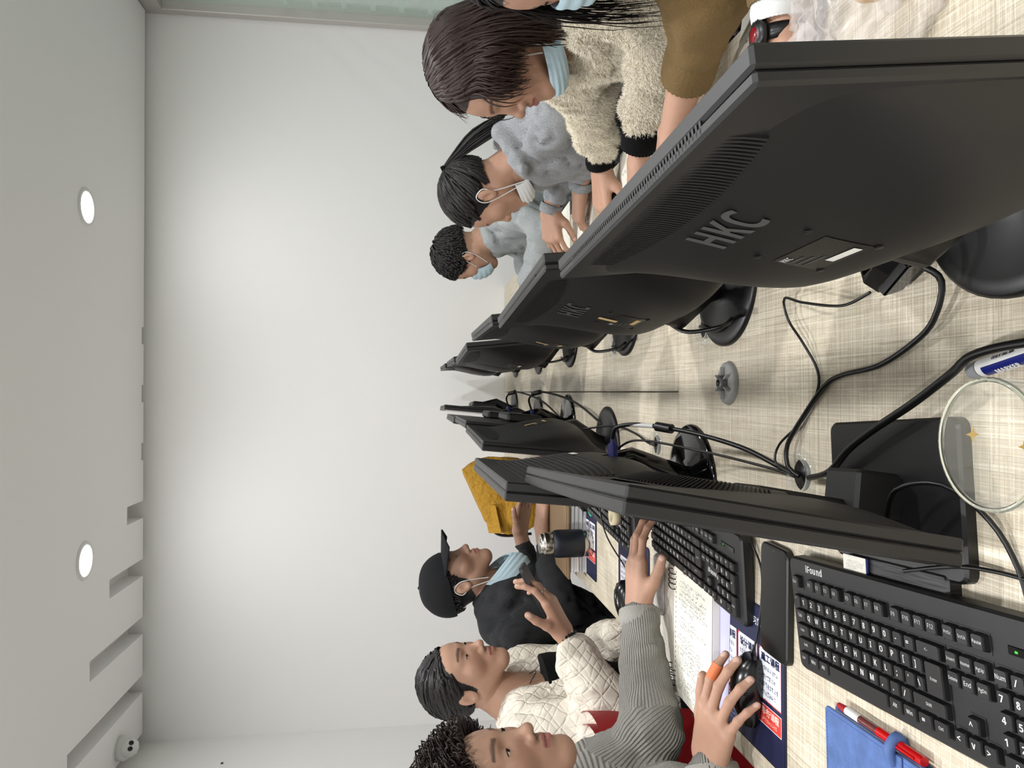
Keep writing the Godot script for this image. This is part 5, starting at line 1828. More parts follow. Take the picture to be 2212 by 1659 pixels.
# lays out the surfaces of one person; they are solved together later
func plan_person(p: Dictionary) -> Dictionary:
	var hb := look_basis(p.f, p.get("roll", 0.0)) * Basis.from_scale(Vector3.ONE * p.get("size", 0.97))
	p.head_at = Transform3D(hb, p.c)
	if p.has("tail_world"):
		var tl := []
		for q in p.tail_world:
			tl.append(p.head_at.affine_inverse() * q)
		p.hair_opt.tail = tl
	var left := hb.x.normalized()
	var face := Vector3(p.f.x, 0, p.f.z).normalized()
	if p.has("body_face"):
		face = p.body_face.normalized()
		left = Vector3.UP.cross(face)
	# body under the clothes
	var s := job(0.016)
	var pel: Vector3 = p.pelvis
	s.bone(p.c + hb * Vector3(0, -0.06, -0.03), p.neck, 0.05, 0.054, 0.03)
	s.bone(p.neck, p.chest, 0.06, 0.1, 0.06)
	s.bone(p.chest, pel, 0.11, 0.115, 0.06)
	s.bone(p.sh_l, p.sh_r, 0.055, 0.055, 0.05)
	for a in [[p.sh_l, p.el_l, p.wr_l], [p.sh_r, p.el_r, p.wr_r]]:
		s.bone(a[0], a[1], 0.045, 0.036, 0.03)
		s.bone(a[1], a[2], 0.036, 0.022, 0.02)
	for m in [-1.0, 1.0]:
		var hip: Vector3 = pel + left * 0.09 * m
		var knee: Vector3 = hip + face * 0.4 + left * 0.04 * m + Vector3(0, 0.03, 0)
		var foot: Vector3 = Vector3(knee.x, 0.06, knee.z) + face * 0.02
		s.bone(hip, knee, 0.075, 0.055, 0.04)
		s.bone(knee, foot, 0.052, 0.036, 0.02)
		s.bone(foot + Vector3(0, -0.015, 0), foot + face * 0.14 + Vector3(0, -0.025, 0), 0.035, 0.025, 0.02)
	p.body = s
	# trousers and shoes
	s = job(0.016)
	s.bone(pel + Vector3(0, 0.06, 0), pel, 0.13, 0.14, 0.05)
	for m in [-1.0, 1.0]:
		var hip: Vector3 = pel + left * 0.09 * m
		var knee: Vector3 = hip + face * 0.4 + left * 0.04 * m + Vector3(0, 0.03, 0)
		var foot: Vector3 = Vector3(knee.x, 0.1, knee.z) + face * 0.02
		s.bone(hip, knee, 0.088, 0.07, 0.05)
		s.bone(knee, foot, 0.068, 0.06, 0.03)
	p.trousers = s
	p.shoes = []
	for m in [-1.0, 1.0]:
		var knee: Vector3 = pel + left * 0.13 * m + face * 0.4
		var sh := job(0.012)
		var ft := Vector3(knee.x, 0.045, knee.z)
		sh.bone(ft - face * 0.03, ft + face * 0.16, 0.042, 0.034, 0.02)
		p.shoes.append(sh)
	# jacket or sweater
	s = job(p.get("cloth_cell", 0.0105))
	var bulk: float = p.get("bulk", 1.0)
	var nz := FastNoiseLite.new()
	nz.seed = p.get("seed", 1)
	nz.frequency = p.get("fold_freq", 7.0)
	nz.fractal_octaves = 3
	nz.fractal_type = FastNoiseLite.FRACTAL_RIDGED if p.get("ridged", false) else FastNoiseLite.FRACTAL_FBM
	s.noise = nz
	s.amp = p.get("fold", 0.012)
	s.stretch = p.get("stretch", Vector3(1, 0.4, 1))
	var cz := FastNoiseLite.new()
	cz.seed = p.get("seed", 1) + 100
	cz.frequency = p.get("crease_freq", 11.0)
	cz.fractal_octaves = 2
	s.crease = cz
	s.amp2 = p.get("crease", 0.008)
	s.bone(p.neck + (p.chest - p.neck) * p.get("collar", 0.25), p.chest, 0.09 * bulk, 0.135 * bulk, 0.08)
	s.bone(p.chest, pel + Vector3(0, 0.06, 0), 0.14 * bulk, 0.15 * bulk, 0.08)
	s.bone(p.sh_l, p.sh_r, 0.07 * bulk, 0.07 * bulk, 0.06)
	p.sleeves = []
	for a in [[p.sh_l, p.el_l, p.wr_l, "l"], [p.sh_r, p.el_r, p.wr_r, "r"]]:
		var end: float = p.get("sleeve_" + a[3], 0.9)
		var wide: float = p.get("sleeve_width", 0.04)
		var cuff: Vector3 = a[1].lerp(a[2], end) - (a[2] - a[1]).normalized() * wide * 0.75
		s.bone(a[0], a[1], 0.066 * bulk, 0.056 * bulk, 0.05)
		s.bone(a[1], cuff, 0.055 * bulk, wide, 0.03)
		p.sleeves.append([a[0], a[1], 0.06])
		p.sleeves.append([a[1], cuff, 0.05])
	for c in p.get("extra", []):
		if c[0] == "bone":
			s.bone(c[1], c[2], c[3], c[4], c[5])
		elif c[0] == "ball":
			s.ball(c[1], c[2], c[3], 0, c[4] if c.size() > 4 else Basis())
		else:
			s.ball(c[1], c[2], c[3], 1, c[4] if c.size() > 4 else Basis())
	p.cloth = s
	# hands
	p.hands = []
	for h in p.get("hands_spec", []):
		var nails := []
		h.wrist = p.wr_l if h.left else p.wr_r
		h.elbow = p.el_l if h.left else p.el_r
		p.hands.append([hand_sdf(h.get("cell", 0.0032), h, nails), nails])
	return p

func finish_person(p: Dictionary, head: Sdf) -> Node3D:
	var o := thing("person", p.label, "person")
	var skin: Color = p.get("skin", SKIN)
	var hair_c: Color = p.get("hair_colour", HAIR)
	var plain_skin := func(_q: Vector3) -> Color: return skin
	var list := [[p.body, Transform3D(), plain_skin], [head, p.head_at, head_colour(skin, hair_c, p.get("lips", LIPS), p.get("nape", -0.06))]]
	for h in p.hands:
		list.append([h[0], Transform3D(), hand_colour(skin, h[1])])
	part(o, "body", joined_mesh(list), M.skin)
	var black := func(_q: Vector3) -> Color: return Color.WHITE
	part(o, "trousers", joined_mesh([[p.trousers, Transform3D(), black]]), M.trousers)
	for sh in p.shoes:
		part(o, "shoe", joined_mesh([[sh, Transform3D(), black]]), M.black)
	if p.has("ribs"):
		part(o, p.cloth_name, wrapped_mesh(p.cloth, p.sleeves + [[p.chest, p.pelvis, 0.14], [p.sh_l, p.sh_r, 0.075]], p.ribs, 8.0), p.cloth_mat)
	else:
		part(o, p.cloth_name, joined_mesh([[p.cloth, Transform3D(), black]]), p.cloth_mat)
	var hm := mat(Color(hair_c.r, hair_c.g, hair_c.b).linear_to_srgb(), 0.46)
	hm.metallic_specular = 0.38
	if p.has("hair"):
		part(o, "hair", hair_mesh(p.hair, p.get("seed", 1) + 40, p.get("hair_opt", {})), hm, p.head_at)
	add_eyes(o, p.head_at, p.get("eyes", 0.0), p.get("gaze", Vector2(0, -0.0015)), M.lash)
	for c in p.get("cuffs", []):
		cuff(o, c)
	if p.has("mask"):
		var mk: Array = p.mask
		var m := part(o, "face_mask", mask_mesh(mk[0], mk[1], mk[2], mk[4], mk[5], mk[6] if mk.size() > 6 else 1.12, mk[7] if mk.size() > 7 else 0.0), mk[3], p.head_at)
		for sd in [-1.0, 1.0]:
			var top := Vector3(0.0625 * sd * mk[4], 0.028, 0.0)
			var pts := [Vector3(0.064 * sd * mk[4], -0.03 - mk[0], 0.045 - mk[1]), Vector3(0.08 * sd, 0.0, 0.012), Vector3(0.085 * sd, 0.026, -0.014), Vector3(0.086 * sd, 0.0, -0.031), Vector3(0.08 * sd, -0.035, -0.01), Vector3(0.064 * sd * mk[4], -0.075 - mk[0], 0.04 - mk[1])]
			part(m, "ear_loop", tubem(curve(pts, 0.008), 0.0016, 0.0016, 6), M.white)
	return o

# a knitted band round the end of a sleeve: [at, towards the hand, radius, length, material, ribs, name]
func cuff(o: Node3D, c: Array) -> void:
	var d: Vector3 = c[1].normalized()
	var x := d.cross(Vector3(0.2, 0.9, 0.35)).normalized()
	var y := d.cross(x)
	var g := G.new()
	var nn: int = c[5]
	var prof := [[0.0, 0.93], [0.04, 1.0], [0.5, 1.04], [0.92, 1.0], [1.0, 0.95], [0.985, 0.86], [0.6, 0.82]]
	var rings := []
	for q in prof:
		var ring := PackedVector3Array()
		for k in nn * 2:
			var a := TAU * k / (nn * 2)
			var rad: float = c[2] * q[1] * (1.0 + (0.03 if k % 2 else -0.03))
			ring.append(c[0] + d * (q[0] * c[3]) + (x * cos(a) + y * sin(a)) * rad)
		rings.append(ring)
	g.loft(rings, true, false)
	part(o, c[6], g.mesh(), c[4])

func chair(label: String, at: Vector3, turn: float, m: Material) -> void:
	var o := thing("swivel_chair", label, "chair", at, turn, "swivel chairs along the desks")
	part(o, "seat", slabm(0.42, 0.42, 0.06, 0.06, 0.02), m, T(0, 0.36, 0))
	var g := G.new()
	g.grid(10, 10, func(u: float, v: float) -> Vector3:
		var x := (u - 0.5) * 0.4 * (1.0 - 0.25 * pow(v, 3.0))
		return Vector3(x, 0.52 + v * 0.4, -0.235 + 0.05 * pow(u * 2 - 1, 2.0) - 0.03 * v), Vector3(0, 0, 1), 1)
	g.grid(10, 10, func(u: float, v: float) -> Vector3:
		var x := (u - 0.5) * 0.4 * (1.0 - 0.25 * pow(v, 3.0))
		return Vector3(x, 0.52 + v * 0.4, -0.265 + 0.05 * pow(u * 2 - 1, 2.0) - 0.03 * v), Vector3(0, 0, -1), 2)
	part(o, "backrest", g.mesh(), m)
	part(o, "back_bar", boxm(Vector3(0.06, 0.36, 0.02), 0.004, T(0, 0.5, -0.27)), M.black)
	part(o, "post", tubem(PackedVector3Array([Vector3(0, 0.08, 0), Vector3(0, 0.36, 0)]), 0.025, 0.025, 12), M.black)
	for k in 5:
		var a := TAU * k / 5
		var d := Vector3(cos(a), 0, sin(a))
		part(o, "spoke", tubem(PackedVector3Array([Vector3(0, 0.1, 0), d * 0.26 + Vector3(0, 0.065, 0)]), 0.02, 0.014, 8), M.black)
		part(o, "castor", lathem([Vector2(0.0, -0.012), Vector2(0.024, -0.012), Vector2(0.026, 0.0), Vector2(0.024, 0.012), Vector2(0.0, 0.012)], 14), M.black, Transform3D(Basis(Vector3(0, 1, 0), d.cross(Vector3.UP), d), d * 0.26 + Vector3(0, 0.027, 0)))

func relaxed(k: float) -> Array:
	return [[0.35 * k, 0.45 * k, 0.3 * k], [0.4 * k, 0.5 * k, 0.3 * k], [0.42 * k, 0.5 * k, 0.3 * k], [0.45 * k, 0.5 * k, 0.3 * k]]

func make_people() -> void:
	M.skin = skin_mat()
	M.trousers = cloth_mat(Color(0.09, 0.1, 0.13), 8.0, 0.05, 0.1)
	M.eye_white = mat(Color(0.8, 0.77, 0.74), 0.2)
	M.iris = mat(Color(0.03, 0.02, 0.015), 0.12)
	M.lash = mat(Color(0.02, 0.018, 0.018), 0.6)
	var blue_mask := cloth_mat(Color(0.76, 0.86, 0.9), 20.0, 0.02, 0.0, 0.92, 90)
	var white_mask := cloth_mat(Color(0.85, 0.86, 0.86), 20.0, 0.02, 0.0, 0.95, 91)
	var fleece := cloth_mat(Color(0.96, 0.93, 0.85), 7.0, 0.5, 0.5, 0.85, 62)
	var brown := cloth_mat(Color(0.47, 0.385, 0.25), 10.0, 0.12, 0.3, 0.85, 64)
	var grey_hood := cloth_mat(Color(0.66, 0.67, 0.68), 9.0, 0.06, 0.3, 0.7, 66)
	var pale_hood := cloth_mat(Color(0.71, 0.73, 0.73), 9.0, 0.06, 0.3, 0.75, 68)
	var black_cloth := cloth_mat(Color(0.22, 0.223, 0.23), 9.0, 0.06, 0.25, 0.7, 70)
	var knit_black := cloth_mat(Color(0.05, 0.05, 0.052), 12.0, 0.1, 0.3, 0.8, 72)
	var quilt := mat(Color(0.86, 0.83, 0.77), 0.75, 0.0, 0.3)
	quilt.heightmap_enabled = true
	quilt.heightmap_texture = quilt_texture()
	quilt.heightmap_scale = 0.4
	quilt.uv1_triplanar = true
	quilt.uv1_scale = Vector3(5.6, 5.6, 5.6)
	var rib := mat(Color(0.66, 0.65, 0.62), 0.9, 0.0, 0.25)
	rib.heightmap_enabled = true
	rib.heightmap_texture = rib_texture()
	rib.heightmap_scale = 0.32
	rib.albedo_texture = rib_tone()
	rib.rim_enabled = true
	rib.rim = 0.25
	rib.rim_tint = 0.6
	M.rib_cuff = cloth_mat(Color(0.66, 0.65, 0.62), 12.0, 0.05, 0.25, 0.85, 74)
	var head := head_sdf(0.003)
	var cast := []
	var up := Vector3.UP

	# 1 brown sweater, right side, nearest
	cast.append(plan_person({"label": "person in a brown ribbed-cuff sweater and blue mask, black watch on wrist", "c": Vector3(0.672, 1.115, -1.07), "f": Vector3(-0.93, -0.34, 0.04), "body_face": Vector3(-1, 0, 0),
		"neck": Vector3(0.76, 0.985, -1.04), "chest": Vector3(0.88, 0.83, -1.02), "pelvis": Vector3(1.0, 0.5, -1.0), "sh_l": Vector3(0.83, 0.93, -0.86), "sh_r": Vector3(0.82, 0.93, -1.19),
		"el_l": Vector3(0.71, 0.825, -0.89), "el_r": Vector3(0.6, 0.845, -1.07), "wr_l": Vector3(0.47, 0.80, -0.935), "wr_r": Vector3(0.478, 0.815, -1.315), "sleeve_r": 0.42, "sleeve_l": 0.72, "sleeve_width": 0.044, "seed": 3, "fold": 0.014,
		"cloth_name": "sweater", "cloth_mat": brown, "hair": "long", "hair_opt": {"n": 420, "len": 0.26, "front": 1.0, "down": Vector3(0, -0.93, 0.34), "wisps": 60}, "mask": [0.0, 0.0, 0.0, blue_mask, 1.0, 1.0], "eyes": 0.004, "gaze": Vector2(0, -0.003),
		"extra": [["bone", Vector3(0.79, 0.99, -1.14), Vector3(0.79, 0.99, -0.94), 0.045, 0.045, 0.04]],
		"hands_spec": [{"left": false, "d": Vector3(-0.5, -0.12, -0.85), "n": up, "curl": relaxed(0.8), "thumb": [0.8, 0.5, 0.2], "show": 0.17}, {"left": true, "d": Vector3(-1, -0.08, -0.1), "n": up, "curl": relaxed(0.8), "thumb": [0.8, 0.5, 0.2], "show": 0.07}],
		"cuffs": [[Vector3(0.567, 0.837, -1.137), Vector3(-0.122, -0.03, -0.245), 0.0435, 0.08, brown, 30, "ribbed_cuff"], [Vector3(0.56, 0.81, -0.917), Vector3(-0.24, -0.025, -0.045), 0.042, 0.04, brown, 34, "ribbed_cuff"], [Vector3(0.525, 0.807, -0.925), Vector3(-0.24, -0.025, -0.045), 0.036, 0.028, M.white, 40, "white_inner_cuff"]]}))
	# 2 cream fleece jacket
	cast.append(plan_person({"label": "person with long brown hair in a fluffy cream fleece jacket", "c": Vector3(0.652, 1.13, -1.455), "f": Vector3(-0.95, -0.26, -0.12), "body_face": Vector3(-1, 0, -0.1),
		"neck": Vector3(0.735, 0.985, -1.46), "chest": Vector3(0.83, 0.84, -1.45), "pelvis": Vector3(0.97, 0.5, -1.45), "sh_l": Vector3(0.765, 0.945, -1.29), "sh_r": Vector3(0.735, 0.945, -1.63),
		"el_l": Vector3(0.70, 0.835, -1.325), "el_r": Vector3(0.72, 0.87, -1.73), "wr_l": Vector3(0.5, 0.805, -1.545), "wr_r": Vector3(0.575, 0.80, -1.866), "sleeve_l": 0.74, "sleeve_r": 0.86, "sleeve_width": 0.05, "bulk": 1.13, "seed": 5, "crease": 0.014, "fold": 0.02, "fold_freq": 9.0,
		"cloth_name": "fleece_jacket", "cloth_mat": fleece, "hair": "long", "hair_colour": Color(0.026, 0.014, 0.011), "hair_opt": {"n": 900, "len": 0.19, "front": 0.5, "down": Vector3(0, -0.97, 0.14), "wisps": 90}, "mask": [0.06, 0.03, 0.15, blue_mask, 0.92, 0.55, 1.35], "eyes": 0.0,
		"extra": [["bone", Vector3(0.8, 1.0, -1.36), Vector3(0.7, 0.985, -1.35), 0.032, 0.026, 0.03], ["bone", Vector3(0.7, 0.985, -1.35), Vector3(0.655, 0.93, -1.42), 0.028, 0.022, 0.02], ["bone", Vector3(0.8, 1.0, -1.36), Vector3(0.8, 1.0, -1.55), 0.035, 0.035, 0.03], ["bone", Vector3(0.8, 1.0, -1.55), Vector3(0.68, 0.94, -1.53), 0.03, 0.022, 0.02]],
		"hands_spec": [{"left": true, "d": Vector3(-0.75, -0.1, -0.65), "n": up, "curl": relaxed(0.9), "thumb": [0.8, 0.5, 0.2], "show": 0.08}, {"left": false, "d": Vector3(-1, -0.05, -0.12), "n": Vector3(0, 1, 0.25), "curl": relaxed(0.85), "thumb": [0.85, 0.4, 0.3], "show": 0.06, "thumb_low": 0.02}],
		"cuffs": [[Vector3(0.557, 0.815, -1.482), Vector3(-0.2, -0.03, -0.22), 0.039, 0.055, knit_black, 30, "knitted_cuff"], [Vector3(0.602, 0.813, -1.84), Vector3(-0.145, -0.07, -0.136), 0.036, 0.026, knit_black, 28, "knitted_cuff"]]}))
	# 3 grey hoodie and ponytail
	cast.append(plan_person({"label": "person with black ponytail in a grey hooded sweatshirt bent over paper", "c": Vector3(0.575, 1.083, -2.1), "f": Vector3(-0.76, -0.47, -0.45), "body_face": Vector3(-1, 0, -0.25),
		"neck": Vector3(0.665, 0.955, -2.06), "chest": Vector3(0.77, 0.82, -2.04), "pelvis": Vector3(0.94, 0.5, -2.02), "sh_l": Vector3(0.72, 0.92, -1.89), "sh_r": Vector3(0.69, 0.915, -2.23),
		"el_l": Vector3(0.755, 0.80, -1.94), "el_r": Vector3(0.76, 0.80, -2.28), "wr_l": Vector3(0.597, 0.795, -2.135), "wr_r": Vector3(0.59, 0.84, -2.365), "sleeve_l": 0.9, "sleeve_r": 0.9, "bulk": 1.02, "seed": 7, "nape": -0.004, "collar": 0.0, "cloth_cell": 0.009, "fold": 0.018, "fold_freq": 6.0,
		"crease": 0.014, "cloth_name": "hooded_sweatshirt", "cloth_mat": grey_hood, "hair": "pony", "tail_world": [Vector3(0.675, 1.145, -2.05), Vector3(0.71, 1.1, -2.02), Vector3(0.74, 1.04, -1.99), Vector3(0.755, 0.985, -1.975), Vector3(0.765, 0.93, -1.97)], "hair_opt": {"n": 460, "tie": Vector3(0.0, 0.08, -0.112), "tail_n": 110, "tail_w": 0.018}, "mask": [0.06, 0.03, 0.05, white_mask, 0.95, 0.55, 1.3], "eyes": 0.0,
		"extra": [["bone", Vector3(0.735, 0.995, -1.96), Vector3(0.735, 0.995, -2.14), 0.042, 0.042, 0.02], ["bone", Vector3(0.735, 0.995, -1.96), Vector3(0.665, 0.955, -1.955), 0.04, 0.03, 0.012], ["bone", Vector3(0.735, 0.995, -2.14), Vector3(0.65, 0.95, -2.18), 0.04, 0.03, 0.012], ["bone", Vector3(0.665, 0.955, -1.955), Vector3(0.608, 0.915, -2.05), 0.03, 0.022, 0.012], ["ball", Vector3(0.8, 0.95, -2.03), Vector3(0.055, 0.075, 0.11), 0.012], ["bone", Vector3(0.618, 0.995, -1.992), Vector3(0.705, 1.035, -2.0), 0.03, 0.036, 0.012], ["bone", Vector3(0.705, 1.035, -2.0), Vector3(0.715, 1.03, -2.1), 0.036, 0.036, 0.012], ["bone", Vector3(0.618, 0.995, -1.992), Vector3(0.585, 0.95, -2.06), 0.03, 0.022, 0.012]],
		"hands_spec": [{"left": true, "d": Vector3(-0.66, -0.08, -0.7), "n": Vector3(0.1, 1, 0.2), "curl": relaxed(1.3), "thumb": [0.9, 0.35, 0.3], "show": 0.05}, {"left": false, "d": Vector3(-1, -0.12, 0.0), "n": Vector3(0, 0.75, 0.6), "curl": relaxed(1.5), "thumb": [0.9, 0.1, 0.6], "show": 0.05}],
		"cuffs": [[Vector3(0.622, 0.796, -2.105), Vector3(-0.158, -0.005, -0.195), 0.036, 0.03, grey_hood, 26, "ribbed_cuff"], [Vector3(0.61, 0.835, -2.355), Vector3(-0.17, 0.04, -0.085), 0.035, 0.03, grey_hood, 26, "ribbed_cuff"]]}))
	# 4 far student with short hair
	cast.append(plan_person({"label": "person with short black hair and blue mask in a pale grey hoodie", "c": Vector3(0.546, 1.073, -2.91), "f": Vector3(-0.85, -0.3, -0.42), "body_face": Vector3(-1, 0, -0.1),
		"neck": Vector3(0.63, 0.95, -2.9), "chest": Vector3(0.73, 0.82, -2.9), "pelvis": Vector3(0.92, 0.5, -2.9), "sh_l": Vector3(0.685, 0.91, -2.73), "sh_r": Vector3(0.66, 0.91, -3.07),
		"el_l": Vector3(0.6, 0.80, -2.68), "el_r": Vector3(0.6, 0.80, -3.1), "wr_l": Vector3(0.41, 0.85, -2.83), "wr_r": Vector3(0.42, 0.81, -3.03), "sleeve_l": 0.97, "sleeve_r": 0.9, "seed": 9, "nape": -0.012, "collar": 0.0, "fold": 0.018, "fold_freq": 6.0,
		"cloth_name": "hooded_sweatshirt", "cloth_mat": pale_hood, "hair": "short", "crease": 0.014, "hair_opt": {"n": 1300, "len": 0.075, "thick": 0.018, "w": 0.0048, "fringe": 0.55, "floor": -0.03}, "mask": [0.0, 0.0, 0.0, blue_mask, 1.0, 1.0], "eyes": 0.0,
		"extra": [["bone", Vector3(0.69, 0.965, -2.82), Vector3(0.69, 0.965, -2.98), 0.045, 0.045, 0.03], ["bone", Vector3(0.69, 0.965, -2.82), Vector3(0.62, 0.925, -2.84), 0.04, 0.03, 0.02], ["bone", Vector3(0.585, 0.985, -2.83), Vector3(0.665, 1.01, -2.84), 0.028, 0.034, 0.012], ["bone", Vector3(0.665, 1.01, -2.84), Vector3(0.67, 1.01, -2.96), 0.034, 0.034, 0.012], ["bone", Vector3(0.585, 0.985, -2.83), Vector3(0.555, 0.945, -2.9), 0.028, 0.022, 0.012]],
		"hands_spec": [{"left": true, "d": Vector3(-0.85, -0.4, -0.2), "n": up, "curl": relaxed(1.0), "thumb": [0.9, 0.35, 0.3], "show": 0.04, "cell": 0.004}, {"left": false, "d": Vector3(-1, -0.2, 0.1), "n": up, "curl": relaxed(1.0), "thumb": [0.9, 0.35, 0.3], "show": 0.04, "cell": 0.004}]}))
	# 5 black cap
	cast.append(plan_person({"label": "person in a black baseball cap and black jacket, blue mask under the chin", "c": Vector3(-0.625, 1.125, -2.485), "f": Vector3(0.985, 0.1, 0.02), "body_face": Vector3(1, 0, -0.1),
		"neck": Vector3(-0.70, 0.985, -2.47), "chest": Vector3(-0.79, 0.83, -2.46), "pelvis": Vector3(-0.93, 0.5, -2.45), "sh_l": Vector3(-0.75, 0.95, -2.64), "sh_r": Vector3(-0.78, 0.955, -2.30),
		"el_l": Vector3(-0.72, 0.82, -2.78), "el_r": Vector3(-0.70, 0.815, -2.36), "wr_l": Vector3(-0.53, 0.88, -2.775), "wr_r": Vector3(-0.48, 0.835, -2.565), "sleeve_l": 0.9, "sleeve_r": 0.82, "bulk": 1.08, "seed": 11, "collar": 0.0, "cloth_cell": 0.009, "fold": 0.018, "fold_freq": 7.0,
		"cloth_name": "jacket", "cloth_mat": black_cloth, "skin": SKIN * 0.82, "hair": "short", "crease": 0.014, "hair_opt": {"n": 900, "len": 0.05, "thick": 0.006, "w": 0.004, "floor": -0.075}, "mask": [0.062, 0.035, 0.25, blue_mask, 1.0, 0.8, 1.5, 0.085], "eyes": 0.0035,
		"extra": [["bone", Vector3(-0.75, 1.035, -2.56), Vector3(-0.76, 1.035, -2.38), 0.035, 0.035, 0.03], ["bone", Vector3(-0.77, 1.02, -2.38), Vector3(-0.66, 0.975, -2.38), 0.033, 0.028, 0.02], ["bone", Vector3(-0.66, 0.975, -2.38), Vector3(-0.62, 0.94, -2.47), 0.028, 0.025, 0.02]],
		"hands_spec": [{"left": true, "d": Vector3(1, -0.12, 0.05), "n": Vector3(0, 0.6, -0.7), "curl": relaxed(0.6), "thumb": [0.7, 0.6, 0.2], "show": 0.05}, {"left": false, "d": Vector3(1, -0.05, -0.05), "n": Vector3(0, 1, 0.2), "curl": relaxed(0.9), "thumb": [0.8, 0.4, 0.3], "show": 0.09}]}))
	# 6 cream quilted jacket
	cast.append(plan_person({"label": "person with tied black hair in a cream quilted jacket holding a phone", "c": Vector3(-0.772, 1.147, -2.005), "f": Vector3(0.965, -0.1, 0.2), "body_face": Vector3(1, 0, 0.05),
		"neck": Vector3(-0.84, 1.0, -2.0), "chest": Vector3(-0.88, 0.84, -1.98), "pelvis": Vector3(-0.97, 0.5, -1.97), "sh_l": Vector3(-0.85, 0.96, -2.17), "sh_r": Vector3(-0.865, 0.965, -1.83),
		"el_l": Vector3(-0.78, 0.8, -2.13), "el_r": Vector3(-0.79, 0.80, -1.72), "wr_l": Vector3(-0.66, 0.715, -1.97), "wr_r": Vector3(-0.605, 0.912, -1.822), "sleeve_l": 1.15, "sleeve_r": 0.93, "sleeve_width": 0.055, "bulk": 1.12, "seed": 13, "fold": 0.02, "fold_freq": 8.0,
		"nape": -0.03, "cloth_name": "quilted_jacket", "cloth_mat": quilt, "hair": "pony", "crease": 0.012, "hair_opt": {"n": 560, "tie": Vector3(0.0, -0.01, -0.116), "tail_n": 90, "tail_w": 0.024, "tail": [Vector3(0.0, -0.012, -0.145), Vector3(0.0, -0.025, -0.175), Vector3(0.0, -0.045, -0.205), Vector3(0.0, -0.06, -0.215)]}, "eyes": 0.0045, "gaze": Vector2(0.0, -0.003),
		"extra": [["bone", Vector3(-0.905, 1.04, -2.08), Vector3(-0.905, 1.04, -1.92), 0.028, 0.028, 0.03], ["bone", Vector3(-0.905, 1.04, -1.92), Vector3(-0.82, 1.0, -1.895), 0.028, 0.024, 0.02], ["bone", Vector3(-0.82, 1.0, -1.895), Vector3(-0.755, 0.93, -1.93), 0.026, 0.018, 0.02], ["bone", Vector3(-0.905, 1.04, -2.08), Vector3(-0.8, 1.0, -2.09), 0.028, 0.022, 0.02], ["cut", Vector3(-0.72, 0.93, -1.985), Vector3(0.11, 0.17, 0.06), 0.02]],
		"hands_spec": [{"left": false, "d": Vector3(0.9, 0.42, -0.05), "n": Vector3(0.35, -0.85, 0.4), "curl": [[0.25, 0.5, 0.4], [0.3, 0.6, 0.4], [0.35, 0.7, 0.5], [0.4, 0.8, 0.5]], "thumb": [0.75, 0.55, 0.35], "show": 0.08, "cell": 0.0028}, {"left": true, "d": Vector3(0.9, -0.05, 0.4), "n": up, "curl": relaxed(0.9), "thumb": [0.8, 0.5, 0.2], "show": 0.04, "cell": 0.004}]}))
	# 7 grey ribbed sweater
	cast.append(plan_person({"label": "person with curly dark hair in a grey ribbed sweater reaching over the desk", "c": Vector3(-0.678, 1.135, -1.262), "f": Vector3(0.985, -0.07, 0.1), "body_face": Vector3(1, 0, 0), "size": 1.0,
		"neck": Vector3(-0.76, 0.99, -1.25), "chest": Vector3(-0.83, 0.83, -1.25), "pelvis": Vector3(-0.94, 0.5, -1.23), "sh_l": Vector3(-0.78, 0.945, -1.42), "sh_r": Vector3(-0.80, 0.95, -1.06),
		"el_l": Vector3(-0.665, 0.83, -1.40), "el_r": Vector3(-0.82, 0.81, -1.02), "wr_l": Vector3(-0.452, 0.818, -1.512), "wr_r": Vector3(-0.6, 0.812, -1.16), "sleeve_l": 1.03, "sleeve_r": 1.03, "sleeve_width": 0.042, "bulk": 1.03, "seed": 15, "fold": 0.015, "fold_freq": 10.0, "cloth_cell": 0.008,
		"cloth_name": "ribbed_sweater", "cloth_mat": rib, "ribs": 14, "hair": "curly", "hair_colour": Color(0.03, 0.02, 0.017), "crease": 0.006, "hair_opt": {"n": 1700, "len": 0.095, "thick": 0.042, "w": 0.0026, "fringe": 0.05}, "eyes": 0.0055, "gaze": Vector2(0.001, -0.002),
		"hands_spec": [{"left": true, "d": Vector3(0.97, 0.0, -0.16), "n": Vector3(0.05, 1, 0.12), "curl": [[0.1, 0.35, 0.3], [0.12, 0.4, 0.3], [0.16, 0.45, 0.3], [0.3, 0.5, 0.3]], "thumb": [0.75, 0.6, 0.1], "show": 0.06, "cell": 0.0026, "spread": 0.05, "scale": 1.02}, {"left": false, "d": Vector3(0.9, 0.05, 0.36), "n": Vector3(-0.1, 1, 0.25), "curl": [[0.25, 0.3, 0.25], [0.2, 0.35, 0.3], [0.22, 0.4, 0.3], [0.28, 0.4, 0.3]], "thumb": [0.95, 0.35, 0.15], "show": 0.06, "cell": 0.0026, "spread": 0.11}],
		"cuffs": [[Vector3(-0.487, 0.82, -1.493), Vector3(0.213, -0.01, -0.112), 0.0405, 0.036, M.rib_cuff, 30, "ribbed_cuff"], [Vector3(-0.632, 0.811, -1.14), Vector3(0.22, 0.0, 0.14) * Vector3(1, 1, -1), 0.042, 0.03, M.rib_cuff, 30, "ribbed_cuff"]]}))
	var t0 := Time.get_ticks_msec()
	var id := WorkerThreadPool.add_group_task(run_job, jobs.size(), -1, true)
	WorkerThreadPool.wait_for_group_task_completion(id)
	print("bodies solved in ", Time.get_ticks_msec() - t0, " ms")
	var made := []
	for p in cast:
		made.append(finish_person(p, head))
	print("people built after ", Time.get_ticks_msec() - t0, " ms")
	add_fur(made[1], cast[1].cloth, mat(Color(0.98, 0.955, 0.89), 0.9))
	add_cap(made[4], cast[4].head_at)
